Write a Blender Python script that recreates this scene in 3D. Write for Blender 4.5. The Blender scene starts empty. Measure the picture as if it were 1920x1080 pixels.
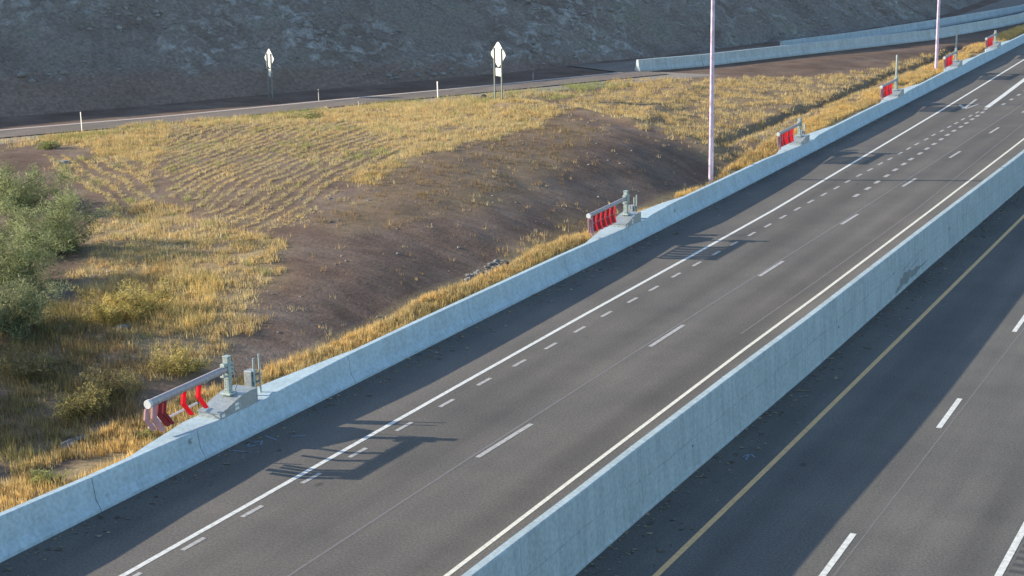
import bpy, bmesh, math, random
import numpy as np
from mathutils import Matrix, Vector
random.seed(7); RNG = np.random.default_rng(11)
SC = bpy.context.scene
COL = SC.collection

# ------------------------------------------------------------------ camera
F_PX, YAW, PITCH, ROLL, CAM_H = 3153.18, 0.4712, 0.2427, -0.0175, 16.2132
ax = Vector((-math.sin(YAW)*math.cos(PITCH), math.cos(YAW)*math.cos(PITCH), -math.sin(PITCH)))
rt = Vector((math.cos(YAW), math.sin(YAW), 0)); up = rt.cross(ax)
rt2 = rt*math.cos(ROLL)+up*math.sin(ROLL); up2 = -rt*math.sin(ROLL)+up*math.cos(ROLL)
cd = bpy.data.cameras.new('camera'); cam = bpy.data.objects.new('camera', cd); COL.objects.link(cam)
cam.matrix_world = Matrix(((rt2.x, up2.x, -ax.x, 0), (rt2.y, up2.y, -ax.y, 0), (rt2.z, up2.z, -ax.z, CAM_H), (0, 0, 0, 1)))
cd.sensor_width = 36; cd.lens = 36*F_PX/1920; cd.clip_start = 0.5; cd.clip_end = 5000
SC.camera = cam

# ------------------------------------------------------------------ sky, sun, exposure
SUN_EL, SUN_AZ = math.radians(19.8), math.radians(19.5)      # light travels towards (cos az, sin az)
w = bpy.data.worlds.new('World'); SC.world = w; w.use_nodes = True
nt = w.node_tree; nt.nodes.clear()
sky = nt.nodes.new('ShaderNodeTexSky'); sky.sky_type = 'NISHITA'; sky.sun_disc = False
sky.sun_elevation = SUN_EL
to_sun = Vector((-math.cos(SUN_AZ)*math.cos(SUN_EL), -math.sin(SUN_AZ)*math.cos(SUN_EL), math.sin(SUN_EL)))
sky.sun_rotation = math.atan2(to_sun.x, to_sun.y)
sky.air_density = 1.0; sky.dust_density = 0.6; sky.ozone_density = 1.6
bg = nt.nodes.new('ShaderNodeBackground'); bg.inputs['Strength'].default_value = 0.13
wo = nt.nodes.new('ShaderNodeOutputWorld')
nt.links.new(sky.outputs[0], bg.inputs[0]); nt.links.new(bg.outputs[0], wo.inputs[0])
sl = bpy.data.lights.new('sun', 'SUN'); sl.energy = 4.2; sl.angle = math.radians(0.5); sl.color = (1.0, 0.86, 0.68)
so = bpy.data.objects.new('sun', sl); COL.objects.link(so)
so.rotation_euler = (-to_sun).to_track_quat('-Z', 'Y').to_euler(); so.location = (-60, -20, 60)
SC.view_settings.view_transform = 'Standard'; SC.view_settings.look = 'None'
SC.view_settings.gamma = 1; SC.view_settings.exposure = 1.15; SC.view_settings.use_curve_mapping = False

CT = [(-29.64,29.64,1.4),(-31.97,32.15,1.62),(-35.56,36.0,1.92),(-41.27,42.11,2.23),(-48.68,50.03,2.53),(-56.86,58.75,2.72),(-29.54,32.52,1.4),(-33.45,37.1,1.88),(-41.39,46.37,2.42),(-51.36,57.97,2.72),(-29.34,35.63,1.45),(-31.58,38.52,1.88),(-36.24,44.46,2.17),(-42.76,52.79,2.67),(-50.99,63.24,2.88),(-29.66,39.08,1.45),(-29.12,41.68,1.48),(-30.69,44.06,2.1),(-34.87,50.26,2.58),(-41.52,60.11,3.02),(-49.51,71.89,2.97),(-28.91,46.45,1.48),(-30.95,49.84,2.23),(-35.45,57.27,2.83),(-40.42,65.46,3.17),(-47.77,77.53,2.97),(-28.97,54.22,1.48),(-30.91,57.94,2.17),(-34.43,64.63,2.72),(-38.56,72.48,3.22),(-44.04,82.86,3.02),(-29.14,62.18,1.48),(-31.42,67.07,2.02),(-34.55,73.81,2.72),(-39.51,83.75,3.12),(-42.2,85.9,3.08),(-35.19,84.1,2.67),(-29.45,70.38,1.2),(-31.3,74.8,1.98),(-30.96,78.89,1.88),(-30.95,85.11,1.83),(-29.4,79.37,0.8),(-30.08,78.13,1.1),(-42.57,102.19,2.27),(-36.46,96.4,2.08),(-41.08,108.57,2.12),(-36.58,112.27,1.88),(-32.58,100.11,1.77),(-30.42,90.68,1.57),(-34.42,124.77,1.73),(-31.15,113.11,1.62),(-29.37,101.9,1.52),(-31.9,130.88,1.57),(-29.14,118.27,1.48),(-30.91,145.22,1.48),(-27.9,-10.0,1.45),(-27.9,10.0,1.45),(-27.9,20.0,1.45),(-27.9,30.0,1.45),(-27.9,40.0,1.45),(-27.9,50.0,1.45),(-27.9,60.0,1.45),(-27.9,70.0,1.0),(-27.9,75.0,0.75),(-27.9,80.0,0.75),(-27.9,85.0,1.0),(-27.9,90.0,1.35),(-27.9,100.0,1.45),(-27.9,115.0,1.2),(-27.9,130.0,1.2),(-27.9,150.0,1.2),(-27.9,170.0,1.2),(-113.01,-18.98,3.02),(-115.21,-17.79,3.02),(-118.73,-15.88,3.02),(-123.12,-13.5,3.02),(-93.94,16.18,2.9),(-96.14,17.37,2.9),(-99.66,19.28,2.9),(-104.05,21.66,2.9),(-79.65,42.56,2.81),(-81.85,43.75,2.81),(-85.37,45.66,2.81),(-89.76,48.04,2.81),(-65.36,68.91,2.72),(-67.55,70.12,2.72),(-71.05,72.06,2.72),(-75.42,74.49,2.72),(-60.56,76.95,2.62),(-62.76,78.14,2.62),(-66.28,80.05,2.62),(-70.67,82.43,2.62),(-55.72,86.7,2.52),(-57.95,87.83,2.52),(-61.52,89.63,2.52),(-65.98,91.89,2.52),(-50.14,97.56,2.4),(-52.39,98.65,2.4),(-55.99,100.4,2.4),(-60.49,102.58,2.4),(-44.21,110.43,2.22),(-46.46,111.52,2.22),(-50.06,113.27,2.22),(-54.55,115.46,2.22),(-41.63,115.04,2.15),(-43.92,116.05,2.15),(-47.58,117.67,2.15),(-52.15,119.68,2.15),(-38.91,122.44,2.05),(-41.26,123.3,2.05),(-45.01,124.68,2.05),(-49.7,126.41,2.05),(-36.0,130.31,1.93),(-38.36,131.14,1.93),(-42.13,132.47,1.93),(-46.85,134.14,1.93),(-31.28,144.08,1.68),(-33.72,144.64,1.68),(-37.62,145.53,1.68),(-42.49,146.65,1.68),(-28.3,163.89,1.3),(-30.78,164.21,1.3),(-34.75,164.72,1.3),(-39.71,165.35,1.3),(-27.83,170.94,1.1),(-30.32,171.17,1.1),(-34.3,171.54,1.1),(-39.28,172.01,1.1),(-30.2,205,0.98),(-34,205,0.98),(-40,205,0.98),(-30.2,240,0.82),(-36,240,0.82)]
LINE = [[-115.21,-17.79,3.02],[-96.14,17.37,2.9],[-81.85,43.75,2.81],[-67.55,70.12,2.72],[-62.76,78.14,2.62],[-57.95,87.83,2.52],[-52.39,98.65,2.4],[-46.46,111.52,2.22],[-43.92,116.05,2.15],[-41.26,123.3,2.05],[-38.36,131.14,1.93],[-33.72,144.64,1.68],[-30.78,164.21,1.3],[-30.32,171.17,1.1],[-30.25,201.0,1.0],[-30.2,241.0,0.85]]
BLINE = [[-41.97,130.72,2.03],[-39.2,141.87,1.82],[-36.16,158.07,1.57],[-32.82,184.98,1.0]]
POLY = {'gold': [(-63.9,68.7),(-61.5,76.5),(-58.0,81.1),(-55.3,86.1),(-51.4,89.7),(-44.6,90.9),(-39.9,85.2),(-38.6,78.5),(-39.1,71.4),(-39.4,66.7),(-38.0,61.5),(-40.2,62.3),(-44.7,65.7),(-48.2,66.7),(-51.2,64.7),(-53.1,65.9),(-49.7,60.8),(-45.3,56.1),(-39.8,53.1),(-35.3,50.9),(-33.7,47.9),(-32.6,45.0),(-31.1,41.4),(-30.5,39.2),(-30.9,37.7),(-32.0,37.8),(-34.9,40.8),(-38.3,42.8),(-43.0,48.2),(-47.0,53.6),(-46.6,55.8),(-47.0,57.9),(-53.4,64.2),(-57.9,65.5)],'rows': [(-59.1,74.5),(-50.2,79.2),(-40.4,68.4),(-40.1,63.0),(-37.1,54.4),(-37.8,52.4),(-40.3,53.8),(-45.3,57.1),(-52.0,64.5)],'rows2': [(-58.9,64.4),(-54.2,64.8),(-46.4,57.5),(-45.8,54.5),(-52.7,58.9)],'sparse': [(-37.1,54.4),(-38.3,61.9),(-38.8,70.8),(-38.8,79.0),(-39.3,84.1),(-35.8,81.3),(-33.1,70.6),(-32.5,60.9),(-33.7,56.8),(-34.4,53.2)],'right': [(-42.6,89.6),(-45.5,105.8),(-40.4,109.9),(-35.3,114.2),(-32.4,120.2),(-30.8,137.0),(-29.6,139.0),(-28.9,128.8),(-27.9,106.6),(-27.9,90.7),(-28.8,84.1),(-29.2,80.1),(-30.9,83.3),(-35.1,83.8),(-39.5,85.8)],'brush': [(-41.3,42.1),(-38.8,43.3),(-34.0,40.0),(-31.3,37.4),(-29.7,35.4),(-29.9,32.3),(-29.9,29.9)],'verge': [(-65.0,67.4),(-60.9,75.8),(-55.6,86.6),(-50.3,94.7),(-44.7,106.9),(-43.3,103.6),(-44.2,90.0),(-53.4,83.1),(-59.7,74.3),(-62.0,64.2)],'yellowish': [(-39.4,44.1),(-38.9,46.3),(-36.4,46.9),(-33.8,45.1),(-32.6,42.5),(-33.3,41.6),(-35.7,41.8)],'foot': [(-29.7,60.3),(-29.7,65.6),(-28.8,63.7),(-28.7,56.3),(-29.5,56.5)],'riprap': [(-29.4,53.7),(-29.2,55.9),(-28.4,57.1),(-28.2,56.0),(-28.3,53.7),(-28.8,52.7)]}
PT = {'w1': (-29.83,35.54),'y5': (-30.95,38.72),'bl1': (-31.5,36.09),'bl2': (-30.51,33.22),'rk1': (-30.16,32.81),'rk2': (-30.23,33.33),'cr1': (-44.35,87.46),'cr2': (-39.82,86.55),'cr3': (-35.36,84.51),'cr4': (-32.45,84.23),'cr5': (-30.46,83.37),'s1': (-50.82,52.95),'s2': (-44.12,47.88),'s3': (-41.7,43.36),'s4': (-38.29,39.41),'s5': (-37.21,41.23),'y1': (-35.45,42.61),'y2': (-33.85,42.53),'y3': (-36.2,41.62),'y4': (-35.09,41.09),'green': (-28.59,30.31),'del152': (-63.02,71.66),'del597': (-57.91,87.65),'del673': (-53.73,85.61),'del820': (-52.1,92.4),'del1000': (-50.78,103.42),'sign2': (-46.82,90.61),'sign1': (-61.31,87.42),'rock': (-56.4,62.66),'dot': (-49.05,92.84),'b1': (-31.42,34.72),'b2': (-34.71,36.44),'b3': (-31.49,33.92),'b4': (-30.43,34.67),'b5': (-37.3,38.57),'g6': (-61.03,82.58),'tree': (-53.5,80.45),'t90': (-60.15,65.71),'crest0': (-40.98,98.37),'ditch1': (-31.1,85.54),'ditch2': (-31.03,95.4),'ditch3': (-30.7,106.47),'ditch4': (-30.78,117.26),'ditch5': (-30.34,133.09),'berm1': (-35.51,84.86),'berm2': (-38.55,97.26),'berm3': (-39.59,104.64),'gr1': (-29.94,56.3)}

# ------------------------------------------------------------------ materials
def mat(name):
    m = bpy.data.materials.new(name); m.use_nodes = True
    n = m.node_tree.nodes; b = n['Principled BSDF']
    return m, n, m.node_tree.links, b
def nd(n, t, **kw):
    x = n.new(t)
    for k, v in kw.items():
        if k in x.inputs: x.inputs[k].default_value = v
        else: setattr(x, k, v)
    return x
def ramp(n, stops):
    r = n.new('ShaderNodeValToRGB'); e = r.color_ramp.elements
    while len(e) < len(stops): e.new(0.5)
    for i, (p, c) in enumerate(stops):
        e[i].position = p; e[i].color = (c[0], c[1], c[2], 1)
    return r
def wpos(n, l, scale=(1, 1, 1), rot=(0, 0, 0)):
    g = n.new('ShaderNodeNewGeometry'); mp = n.new('ShaderNodeMapping')
    mp.inputs['Scale'].default_value = scale; mp.inputs['Rotation'].default_value = rot
    l.new(g.outputs['Position'], mp.inputs['Vector']); return mp.outputs['Vector']
def mix(n, l, a, b, fac, mode='MIX'):
    m = n.new('ShaderNodeMix'); m.data_type = 'RGBA'; m.blend_type = mode
    for i, v in ((6, a), (7, b)):
        if isinstance(v, (tuple, list)): m.inputs[i].default_value = (v[0], v[1], v[2], 1)
        else: l.new(v, m.inputs[i])
    if isinstance(fac, (int, float)): m.inputs[0].default_value = fac
    else: l.new(fac, m.inputs[0])
    return m.outputs[2]
def bump(n, l, b, h, strength, dist):
    bp = n.new('ShaderNodeBump'); bp.inputs['Strength'].default_value = strength; bp.inputs['Distance'].default_value = dist
    l.new(h, bp.inputs['Height']); l.new(bp.outputs['Normal'], b.inputs['Normal'])

def asphalt(name, c0, c1, tint, paths=()):
    m, n, l, b = mat(name)
    big = nd(n, 'ShaderNodeTexNoise', Scale=1.0, Detail=5.0); l.new(wpos(n, l, (0.75, 0.03, 0.5)), big.inputs['Vector'])
    r1 = ramp(n, [(0.3, c0), (0.72, c1)]); l.new(big.outputs['Fac'], r1.inputs[0])
    blot = nd(n, 'ShaderNodeTexNoise', Scale=0.28, Detail=6.0, Roughness=0.62); l.new(wpos(n, l), blot.inputs['Vector'])
    r2 = ramp(n, [(0.33, (0.80, 0.80, 0.80)), (0.70, tint)]); l.new(blot.outputs['Fac'], r2.inputs[0])
    c = mix(n, l, r1.outputs[0], r2.outputs[0], 1.0, 'MULTIPLY')
    # rubber polished wheel paths at fixed offsets across the carriageway, broken up by noise
    g = n.new('ShaderNodeNewGeometry'); sx = n.new('ShaderNodeSeparateXYZ'); l.new(g.outputs['Position'], sx.inputs[0])
    tot = None
    for x0 in paths:
        d = n.new('ShaderNodeMath'); d.operation = 'SUBTRACT'; l.new(sx.outputs[0], d.inputs[0]); d.inputs[1].default_value = x0
        a = n.new('ShaderNodeMath'); a.operation = 'ABSOLUTE'; l.new(d.outputs[0], a.inputs[0])
        mr = n.new('ShaderNodeMapRange'); mr.inputs[1].default_value = 0.75; mr.inputs[2].default_value = 0.0; mr.interpolation_type = 'SMOOTHSTEP'; l.new(a.outputs[0], mr.inputs[0])
        if tot is None: tot = mr.outputs[0]
        else:
            ad = n.new('ShaderNodeMath'); ad.operation = 'ADD'; ad.use_clamp = True; l.new(tot, ad.inputs[0]); l.new(mr.outputs[0], ad.inputs[1]); tot = ad.outputs[0]
    if tot is not None:
        brk = nd(n, 'ShaderNodeTexNoise', Scale=1.0, Detail=3.0); l.new(wpos(n, l, (1.2, 0.10, 1)), brk.inputs['Vector'])
        ml = n.new('ShaderNodeMath'); ml.operation = 'MULTIPLY'; l.new(tot, ml.inputs[0]); l.new(brk.outputs['Fac'], ml.inputs[1])
        c = mix(n, l, c, (0.74, 0.74, 0.75), ml.outputs[0], 'MULTIPLY')
    # drips and small dark stains
    vo = nd(n, 'ShaderNodeTexVoronoi', Scale=0.55); l.new(wpos(n, l, (1.0, 0.6, 1)), vo.inputs['Vector'])
    r5 = ramp(n, [(0.035, (0.55, 0.55, 0.55)), (0.075, (1, 1, 1))]); l.new(vo.outputs['Distance'], r5.inputs[0])
    c = mix(n, l, c, r5.outputs[0], 0.8, 'MULTIPLY')
    sp = nd(n, 'ShaderNodeTexNoise', Scale=15.0, Detail=4.0, Roughness=0.7); l.new(wpos(n, l), sp.inputs['Vector'])
    r3 = ramp(n, [(0.3, (0.62, 0.62, 0.62)), (0.7, (1.38, 1.38, 1.38))]); l.new(sp.outputs['Fac'], r3.inputs[0])
    c = mix(n, l, c, r3.outputs[0], 1.0, 'MULTIPLY')
    l.new(c, b.inputs['Base Color']); b.inputs['Roughness'].default_value = 0.82
    b.inputs['Specular IOR Level'].default_value = 0.25
    bump(n, l, b, sp.outputs['Fac'], 0.4, 0.012)
    return m
M = {}
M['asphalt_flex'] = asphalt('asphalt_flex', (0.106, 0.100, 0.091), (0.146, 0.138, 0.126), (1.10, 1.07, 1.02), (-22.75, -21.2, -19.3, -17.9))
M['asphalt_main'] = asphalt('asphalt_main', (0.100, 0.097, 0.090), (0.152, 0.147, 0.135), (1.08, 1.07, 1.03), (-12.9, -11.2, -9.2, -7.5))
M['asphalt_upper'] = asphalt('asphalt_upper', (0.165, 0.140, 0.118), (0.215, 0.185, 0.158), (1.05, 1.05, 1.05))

def concrete(name, base, streak=0.5):
    m, n, l, b = mat(name)
    a = nd(n, 'ShaderNodeTexNoise', Scale=0.9, Detail=6.0, Roughness=0.62); l.new(wpos(n, l), a.inputs['Vector'])
    d = [x*0.87 for x in base]; h = [min(1, x*1.07) for x in base]
    r = ramp(n, [(0.28, d), (0.72, h)]); l.new(a.outputs['Fac'], r.inputs[0])
    s = nd(n, 'ShaderNodeTexNoise', Scale=1.0, Detail=4.0); l.new(wpos(n, l, (4.0, 4.0, 0.28)), s.inputs['Vector'])
    r2 = ramp(n, [(0.38, (0.74, 0.74, 0.74)), (0.58, (1.0, 1.0, 1.0))]); l.new(s.outputs['Fac'], r2.inputs[0])
    c = mix(n, l, r.outputs[0], r2.outputs[0], streak, 'MULTIPLY')
    f = nd(n, 'ShaderNodeTexNoise', Scale=9.0, Detail=3.0); l.new(wpos(n, l), f.inputs['Vector'])
    r3 = ramp(n, [(0.32, (0.86, 0.86, 0.86)), (0.66, (1.08, 1.08, 1.08))]); l.new(f.outputs['Fac'], r3.inputs[0])
    c = mix(n, l, c, r3.outputs[0], 1.0, 'MULTIPLY')
    # dirty splash band along the foot of the wall follows height, a stain the wall really carries
    l.new(c, b.inputs['Base Color']); b.inputs['Roughness'].default_value = 0.85
    b.inputs['Specular IOR Level'].default_value = 0.2
    bump(n, l, b, f.outputs['Fac'], 0.25, 0.012)
    return m
M['concrete_left'] = concrete('concrete_left', (0.40, 0.515, 0.57), 0.28)
M['concrete_median'] = concrete('concrete_median', (0.37, 0.46, 0.485), 0.45)
M['concrete_upper'] = concrete('concrete_upper', (0.44, 0.51, 0.52), 0.5)
M['joint'] = concrete('joint_dark', (0.16, 0.16, 0.155), 0.3)
M['form_line'] = concrete('form_line', (0.27, 0.33, 0.345), 0.5)
M['stain'] = concrete('stain_dark', (0.23, 0.27, 0.28), 0.6)

def paint(name, col, worn=0.3):
    m, n, l, b = mat(name)
    a = nd(n, 'ShaderNodeTexNoise', Scale=7.0, Detail=5.0, Roughness=0.7); l.new(wpos(n, l), a.inputs['Vector'])
    r = ramp(n, [(0.30, [x*(1-worn) for x in col]), (0.55, col)]); l.new(a.outputs['Fac'], r.inputs[0])
    l.new(r.outputs[0], b.inputs['Base Color']); b.inputs['Roughness'].default_value = 0.7
    return m
M['white_paint'] = paint('white_paint', (0.64, 0.65, 0.61), 0.4)
M['dash_paint'] = paint('dash_paint', (0.40, 0.395, 0.37), 0.5)
M['cream_paint'] = paint('cream_paint', (0.66, 0.65, 0.56), 0.35)
M['yellow_paint'] = paint('yellow_paint', (0.74, 0.46, 0.20), 0.3)
M['upper_paint'] = paint('upper_paint', (0.50, 0.42, 0.365))
M['seam'] = paint('seam', (0.165, 0.155, 0.145), 0.3)
M['survey'] = paint('survey_blue', (0.20, 0.26, 0.34), 0.5)
M['rumble'] = paint('rumble', (0.06, 0.058, 0.055), 0.3)

def metal(name, col, rough=0.5, met=0.6, sc=14.0):
    m, n, l, b = mat(name)
    a = nd(n, 'ShaderNodeTexNoise', Scale=sc, Detail=4.0); l.new(wpos(n, l), a.inputs['Vector'])
    r = ramp(n, [(0.3, [x*0.78 for x in col]), (0.7, [min(1, x*1.12) for x in col])]); l.new(a.outputs['Fac'], r.inputs[0])
    l.new(r.outputs[0], b.inputs['Base Color']); b.inputs['Metallic'].default_value = met
    r2 = ramp(n, [(0.3, (rough-.1,)*3), (0.7, (rough+.12,)*3)]); l.new(a.outputs['Fac'], r2.inputs[0]); l.new(r2.outputs[0], b.inputs['Roughness'])
    return m
M['galv'] = metal('galvanised', (0.36, 0.43, 0.41), 0.55, 0.3)
M['galv_arm'] = metal('weathered_arm', (0.37, 0.335, 0.345), 0.6, 0.2)
M['steel_box'] = metal('steel_box', (0.36, 0.40, 0.41), 0.45, 0.4)
M['bolt'] = metal('bolt_dark', (0.14, 0.15, 0.15), 0.5, 0.5)
M['pole'] = metal('pole_grey', (0.60, 0.50, 0.64), 0.42, 0.3, 3.0)
M['sign_back'] = metal('sign_back', (0.80, 0.80, 0.76), 0.55, 0.15, 6.0)
M['post_dark'] = metal('sign_post', (0.20, 0.23, 0.21), 0.6, 0.3)
M['white_plastic'] = paint('white_plastic', (0.68, 0.66, 0.62), 0.2)
M['cap_grey'] = paint('cap_grey', (0.58, 0.60, 0.60), 0.25)
M['grey_plastic'] = paint('grey_plastic', (0.30, 0.31, 0.30), 0.12)
M['black_plastic'] = paint('black_plastic', (0.03, 0.03, 0.03), 0.1)
M['label_white'] = paint('label_white', (0.70, 0.72, 0.72), 0.15)
def plastic(name, col, trans):
    m, n, l, b = mat(name)
    a = nd(n, 'ShaderNodeTexNoise', Scale=5.0, Detail=4.0); l.new(wpos(n, l), a.inputs['Vector'])
    r = ramp(n, [(0.3, [x*0.8 for x in col]), (0.7, col)]); l.new(a.outputs['Fac'], r.inputs[0])
    l.new(r.outputs[0], b.inputs['Base Color']); b.inputs['Roughness'].default_value = 0.45
    t = n.new('ShaderNodeBsdfTranslucent'); l.new(r.outputs[0], t.inputs[0])
    ms = n.new('ShaderNodeMixShader'); ms.inputs[0].default_value = trans
    l.new(b.outputs[0], ms.inputs[1]); l.new(t.outputs[0], ms.inputs[2]); l.new(ms.outputs[0], n['Material Output'].inputs[0])
    return m
M['red'] = plastic('red_reflective', (0.88, 0.02, 0.05), 0.55)
M['pink'] = plastic('pale_red_edge', (0.92, 0.11, 0.15), 0.5)
M['red_dark'] = plastic('red_dark', (0.26, 0.010, 0.022), 0.2)
M['mauve'] = plastic('faded_pink', (0.52, 0.30, 0.32), 0.2)

def soil_mat():
    m, n, l, b = mat('soil')
    at = n.new('ShaderNodeVertexColor'); at.layer_name = 'straw'
    sep = n.new('ShaderNodeSeparateColor'); l.new(at.outputs[0], sep.inputs[0])
    a = nd(n, 'ShaderNodeTexNoise', Scale=0.33, Detail=7.0, Roughness=0.6); l.new(wpos(n, l), a.inputs['Vector'])
    r = ramp(n, [(0.30, (0.122, 0.084, 0.064)), (0.52, (0.168, 0.121, 0.094)), (0.72, (0.208, 0.164, 0.133))]); l.new(a.outputs['Fac'], r.inputs[0])
    # rills washed down the slope
    st = nd(n, 'ShaderNodeTexNoise', Scale=1.0, Detail=5.0, Distortion=0.6); l.new(wpos(n, l, (0.5, 2.6, 1.0), (0, 0, math.radians(18))), st.inputs['Vector'])
    r2 = ramp(n, [(0.36, (0.82, 0.82, 0.83)), (0.62, (1.10, 1.09, 1.07))]); l.new(st.outputs['Fac'], r2.inputs[0])
    c = mix(n, l, r.outputs[0], r2.outputs[0], 0.8, 'MULTIPLY')
    pb = nd(n, 'ShaderNodeTexNoise', Scale=6.5, Detail=4.0, Roughness=0.7); l.new(wpos(n, l), pb.inputs['Vector'])
    r3 = ramp(n, [(0.34, (0.74, 0.74, 0.74)), (0.60, (1.04, 1.04, 1.04)), (0.74, (1.32, 1.32, 1.30))]); l.new(pb.outputs['Fac'], r3.inputs[0])
    c = mix(n, l, c, r3.outputs[0], 0.9, 'MULTIPLY')
    s2 = nd(n, 'ShaderNodeTexNoise', Scale=2.5, Detail=5.0); l.new(wpos(n, l), s2.inputs['Vector'])
    r4 = ramp(n, [(0.3, (0.25, 0.185, 0.10)), (0.7, (0.40, 0.31, 0.165))]); l.new(s2.outputs['Fac'], r4.inputs[0])
    c = mix(n, l, c, r4.outputs[0], sep.outputs[0])
    r5 = ramp(n, [(0.3, (0.22, 0.20, 0.175)), (0.7, (0.32, 0.295, 0.26))]); l.new(pb.outputs['Fac'], r5.inputs[0])
    c = mix(n, l, c, r5.outputs[0], sep.outputs[1])
    l.new(c, b.inputs['Base Color']); b.inputs['Roughness'].default_value = 0.95; b.inputs['Specular IOR Level'].default_value = 0.1
    bp1 = n.new('ShaderNodeBump'); bp1.inputs['Strength'].default_value = 0.3; bp1.inputs['Distance'].default_value = 0.08; l.new(st.outputs['Fac'], bp1.inputs['Height'])
    bp2 = n.new('ShaderNodeBump'); bp2.inputs['Strength'].default_value = 0.6; bp2.inputs['Distance'].default_value = 0.06; l.new(pb.outputs['Fac'], bp2.inputs['Height'])
    l.new(bp1.outputs[0], bp2.inputs['Normal']); l.new(bp2.outputs[0], b.inputs['Normal'])
    return m
M['soil'] = soil_mat()
def hill_mat():
    m, n, l, b = mat('hill_rock')
    a = nd(n, 'ShaderNodeTexNoise', Scale=0.22, Detail=7.0, Roughness=0.62); l.new(wpos(n, l), a.inputs['Vector'])
    r = ramp(n, [(0.30, (0.155, 0.122, 0.100)), (0.55, (0.215, 0.192, 0.165)), (0.75, (0.190, 0.190, 0.135))]); l.new(a.outputs['Fac'], r.inputs[0])
    k = nd(n, 'ShaderNodeTexNoise', Scale=1.1, Detail=8.0, Roughness=0.68, Distortion=0.7); l.new(wpos(n, l, (1, 0.75, 0.6), (math.radians(35), 0, 0)), k.inputs['Vector'])
    r2 = ramp(n, [(0.50, (0, 0, 0)), (0.66, (1, 1, 1))]); l.new(k.outputs['Fac'], r2.inputs[0])
    big = nd(n, 'ShaderNodeTexNoise', Scale=0.12, Detail=3.0); l.new(wpos(n, l), big.inputs['Vector'])
    r3 = ramp(n, [(0.40, (0, 0, 0)), (0.58, (1, 1, 1))]); l.new(big.outputs['Fac'], r3.inputs[0])
    mk = mix(n, l, r2.outputs[0], r3.outputs[0], 1.0, 'MULTIPLY')
    g = n.new('ShaderNodeNewGeometry'); sx = n.new('ShaderNodeSeparateXYZ'); l.new(g.outputs['Position'], sx.inputs[0])
    yy = n.new('ShaderNodeMath'); yy.operation = 'MULTIPLY_ADD'; l.new(sx.outputs[1], yy.inputs[0]); yy.inputs[1].default_value = 0.055; l.new(sx.outputs[2], yy.inputs[2])
    wn = n.new('ShaderNodeMath'); wn.operation = 'MULTIPLY_ADD'; l.new(k.outputs['Fac'], wn.inputs[0]); wn.inputs[1].default_value = 1.2; l.new(yy.outputs[0], wn.inputs[2])
    bd = n.new('ShaderNodeMapRange'); bd.inputs[1].default_value = 9.2; bd.inputs[2].default_value = 9.9; l.new(wn.outputs[0], bd.inputs[0])
    mk = mix(n, l, (0, 0, 0), mk, bd.outputs[0])
    dirt = ramp(n, [(0.3, (0.185, 0.138, 0.110)), (0.7, (0.245, 0.190, 0.155))]); l.new(a.outputs['Fac'], dirt.inputs[0])
    rock = mix(n, l, dirt.outputs[0], r.outputs[0], bd.outputs[0])
    c = mix(n, l, rock, (0.36, 0.36, 0.335), mk)
    f = nd(n, 'ShaderNodeTexNoise', Scale=4.0, Detail=5.0, Roughness=0.7); l.new(wpos(n, l), f.inputs['Vector'])
    r4 = ramp(n, [(0.33, (0.74, 0.74, 0.74)), (0.66, (1.32, 1.32, 1.32))]); l.new(f.outputs['Fac'], r4.inputs[0])
    c = mix(n, l, c, r4.outputs[0], 1.0, 'MULTIPLY')
    l.new(c, b.inputs['Base Color']); b.inputs['Roughness'].default_value = 0.95; b.inputs['Specular IOR Level'].default_value = 0.1
    bp1 = n.new('ShaderNodeBump'); bp1.inputs['Strength'].default_value = 0.9; bp1.inputs['Distance'].default_value = 0.35; l.new(k.outputs['Fac'], bp1.inputs['Height'])
    bp2 = n.new('ShaderNodeBump'); bp2.inputs['Strength'].default_value = 0.7; bp2.inputs['Distance'].default_value = 0.12; l.new(f.outputs['Fac'], bp2.inputs['Height'])
    l.new(bp1.outputs[0], bp2.inputs['Normal']); l.new(bp2.outputs[0], b.inputs['Normal'])
    return m
M['hill'] = hill_mat()
def rock_mat(name, a0, a1):
    m, n, l, b = mat(name)
    a = nd(n, 'ShaderNodeTexNoise', Scale=1.3, Detail=6.0); l.new(wpos(n, l), a.inputs['Vector'])
    r = ramp(n, [(0.3, a0), (0.7, a1)]); l.new(a.outputs['Fac'], r.inputs[0])
    l.new(r.outputs[0], b.inputs['Base Color']); b.inputs['Roughness'].default_value = 0.92
    bump(n, l, b, a.outputs['Fac'], 0.6, 0.08)
    return m
M['rock'] = rock_mat('pale_rock', (0.15, 0.145, 0.135), (0.28, 0.275, 0.255))
M['slope_rock'] = rock_mat('slope_rock', (0.16, 0.14, 0.125), (0.27, 0.24, 0.215))
M['gravel'] = rock_mat('dark_gravel', (0.10, 0.10, 0.10), (0.20, 0.20, 0.195))
def leaf_mat(name, trans=0.35):
    m, n, l, b = mat(name)
    at = n.new('ShaderNodeVertexColor'); at.layer_name = 'tint'
    l.new(at.outputs[0], b.inputs['Base Color']); b.inputs['Roughness'].default_value = 0.8; b.inputs['Specular IOR Level'].default_value = 0.15
    t = n.new('ShaderNodeBsdfTranslucent'); l.new(at.outputs[0], t.inputs[0])
    ms = n.new('ShaderNodeMixShader'); ms.inputs[0].default_value = trans
    l.new(b.outputs[0], ms.inputs[1]); l.new(t.outputs[0], ms.inputs[2]); l.new(ms.outputs[0], n['Material Output'].inputs[0])
    return m
M['grass'] = leaf_mat('dry_grass', 0.45)
M['leaf'] = leaf_mat('leaf', 0.35)
M['bark'] = rock_mat('bark', (0.08, 0.07, 0.045), (0.16, 0.14, 0.09))

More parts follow.
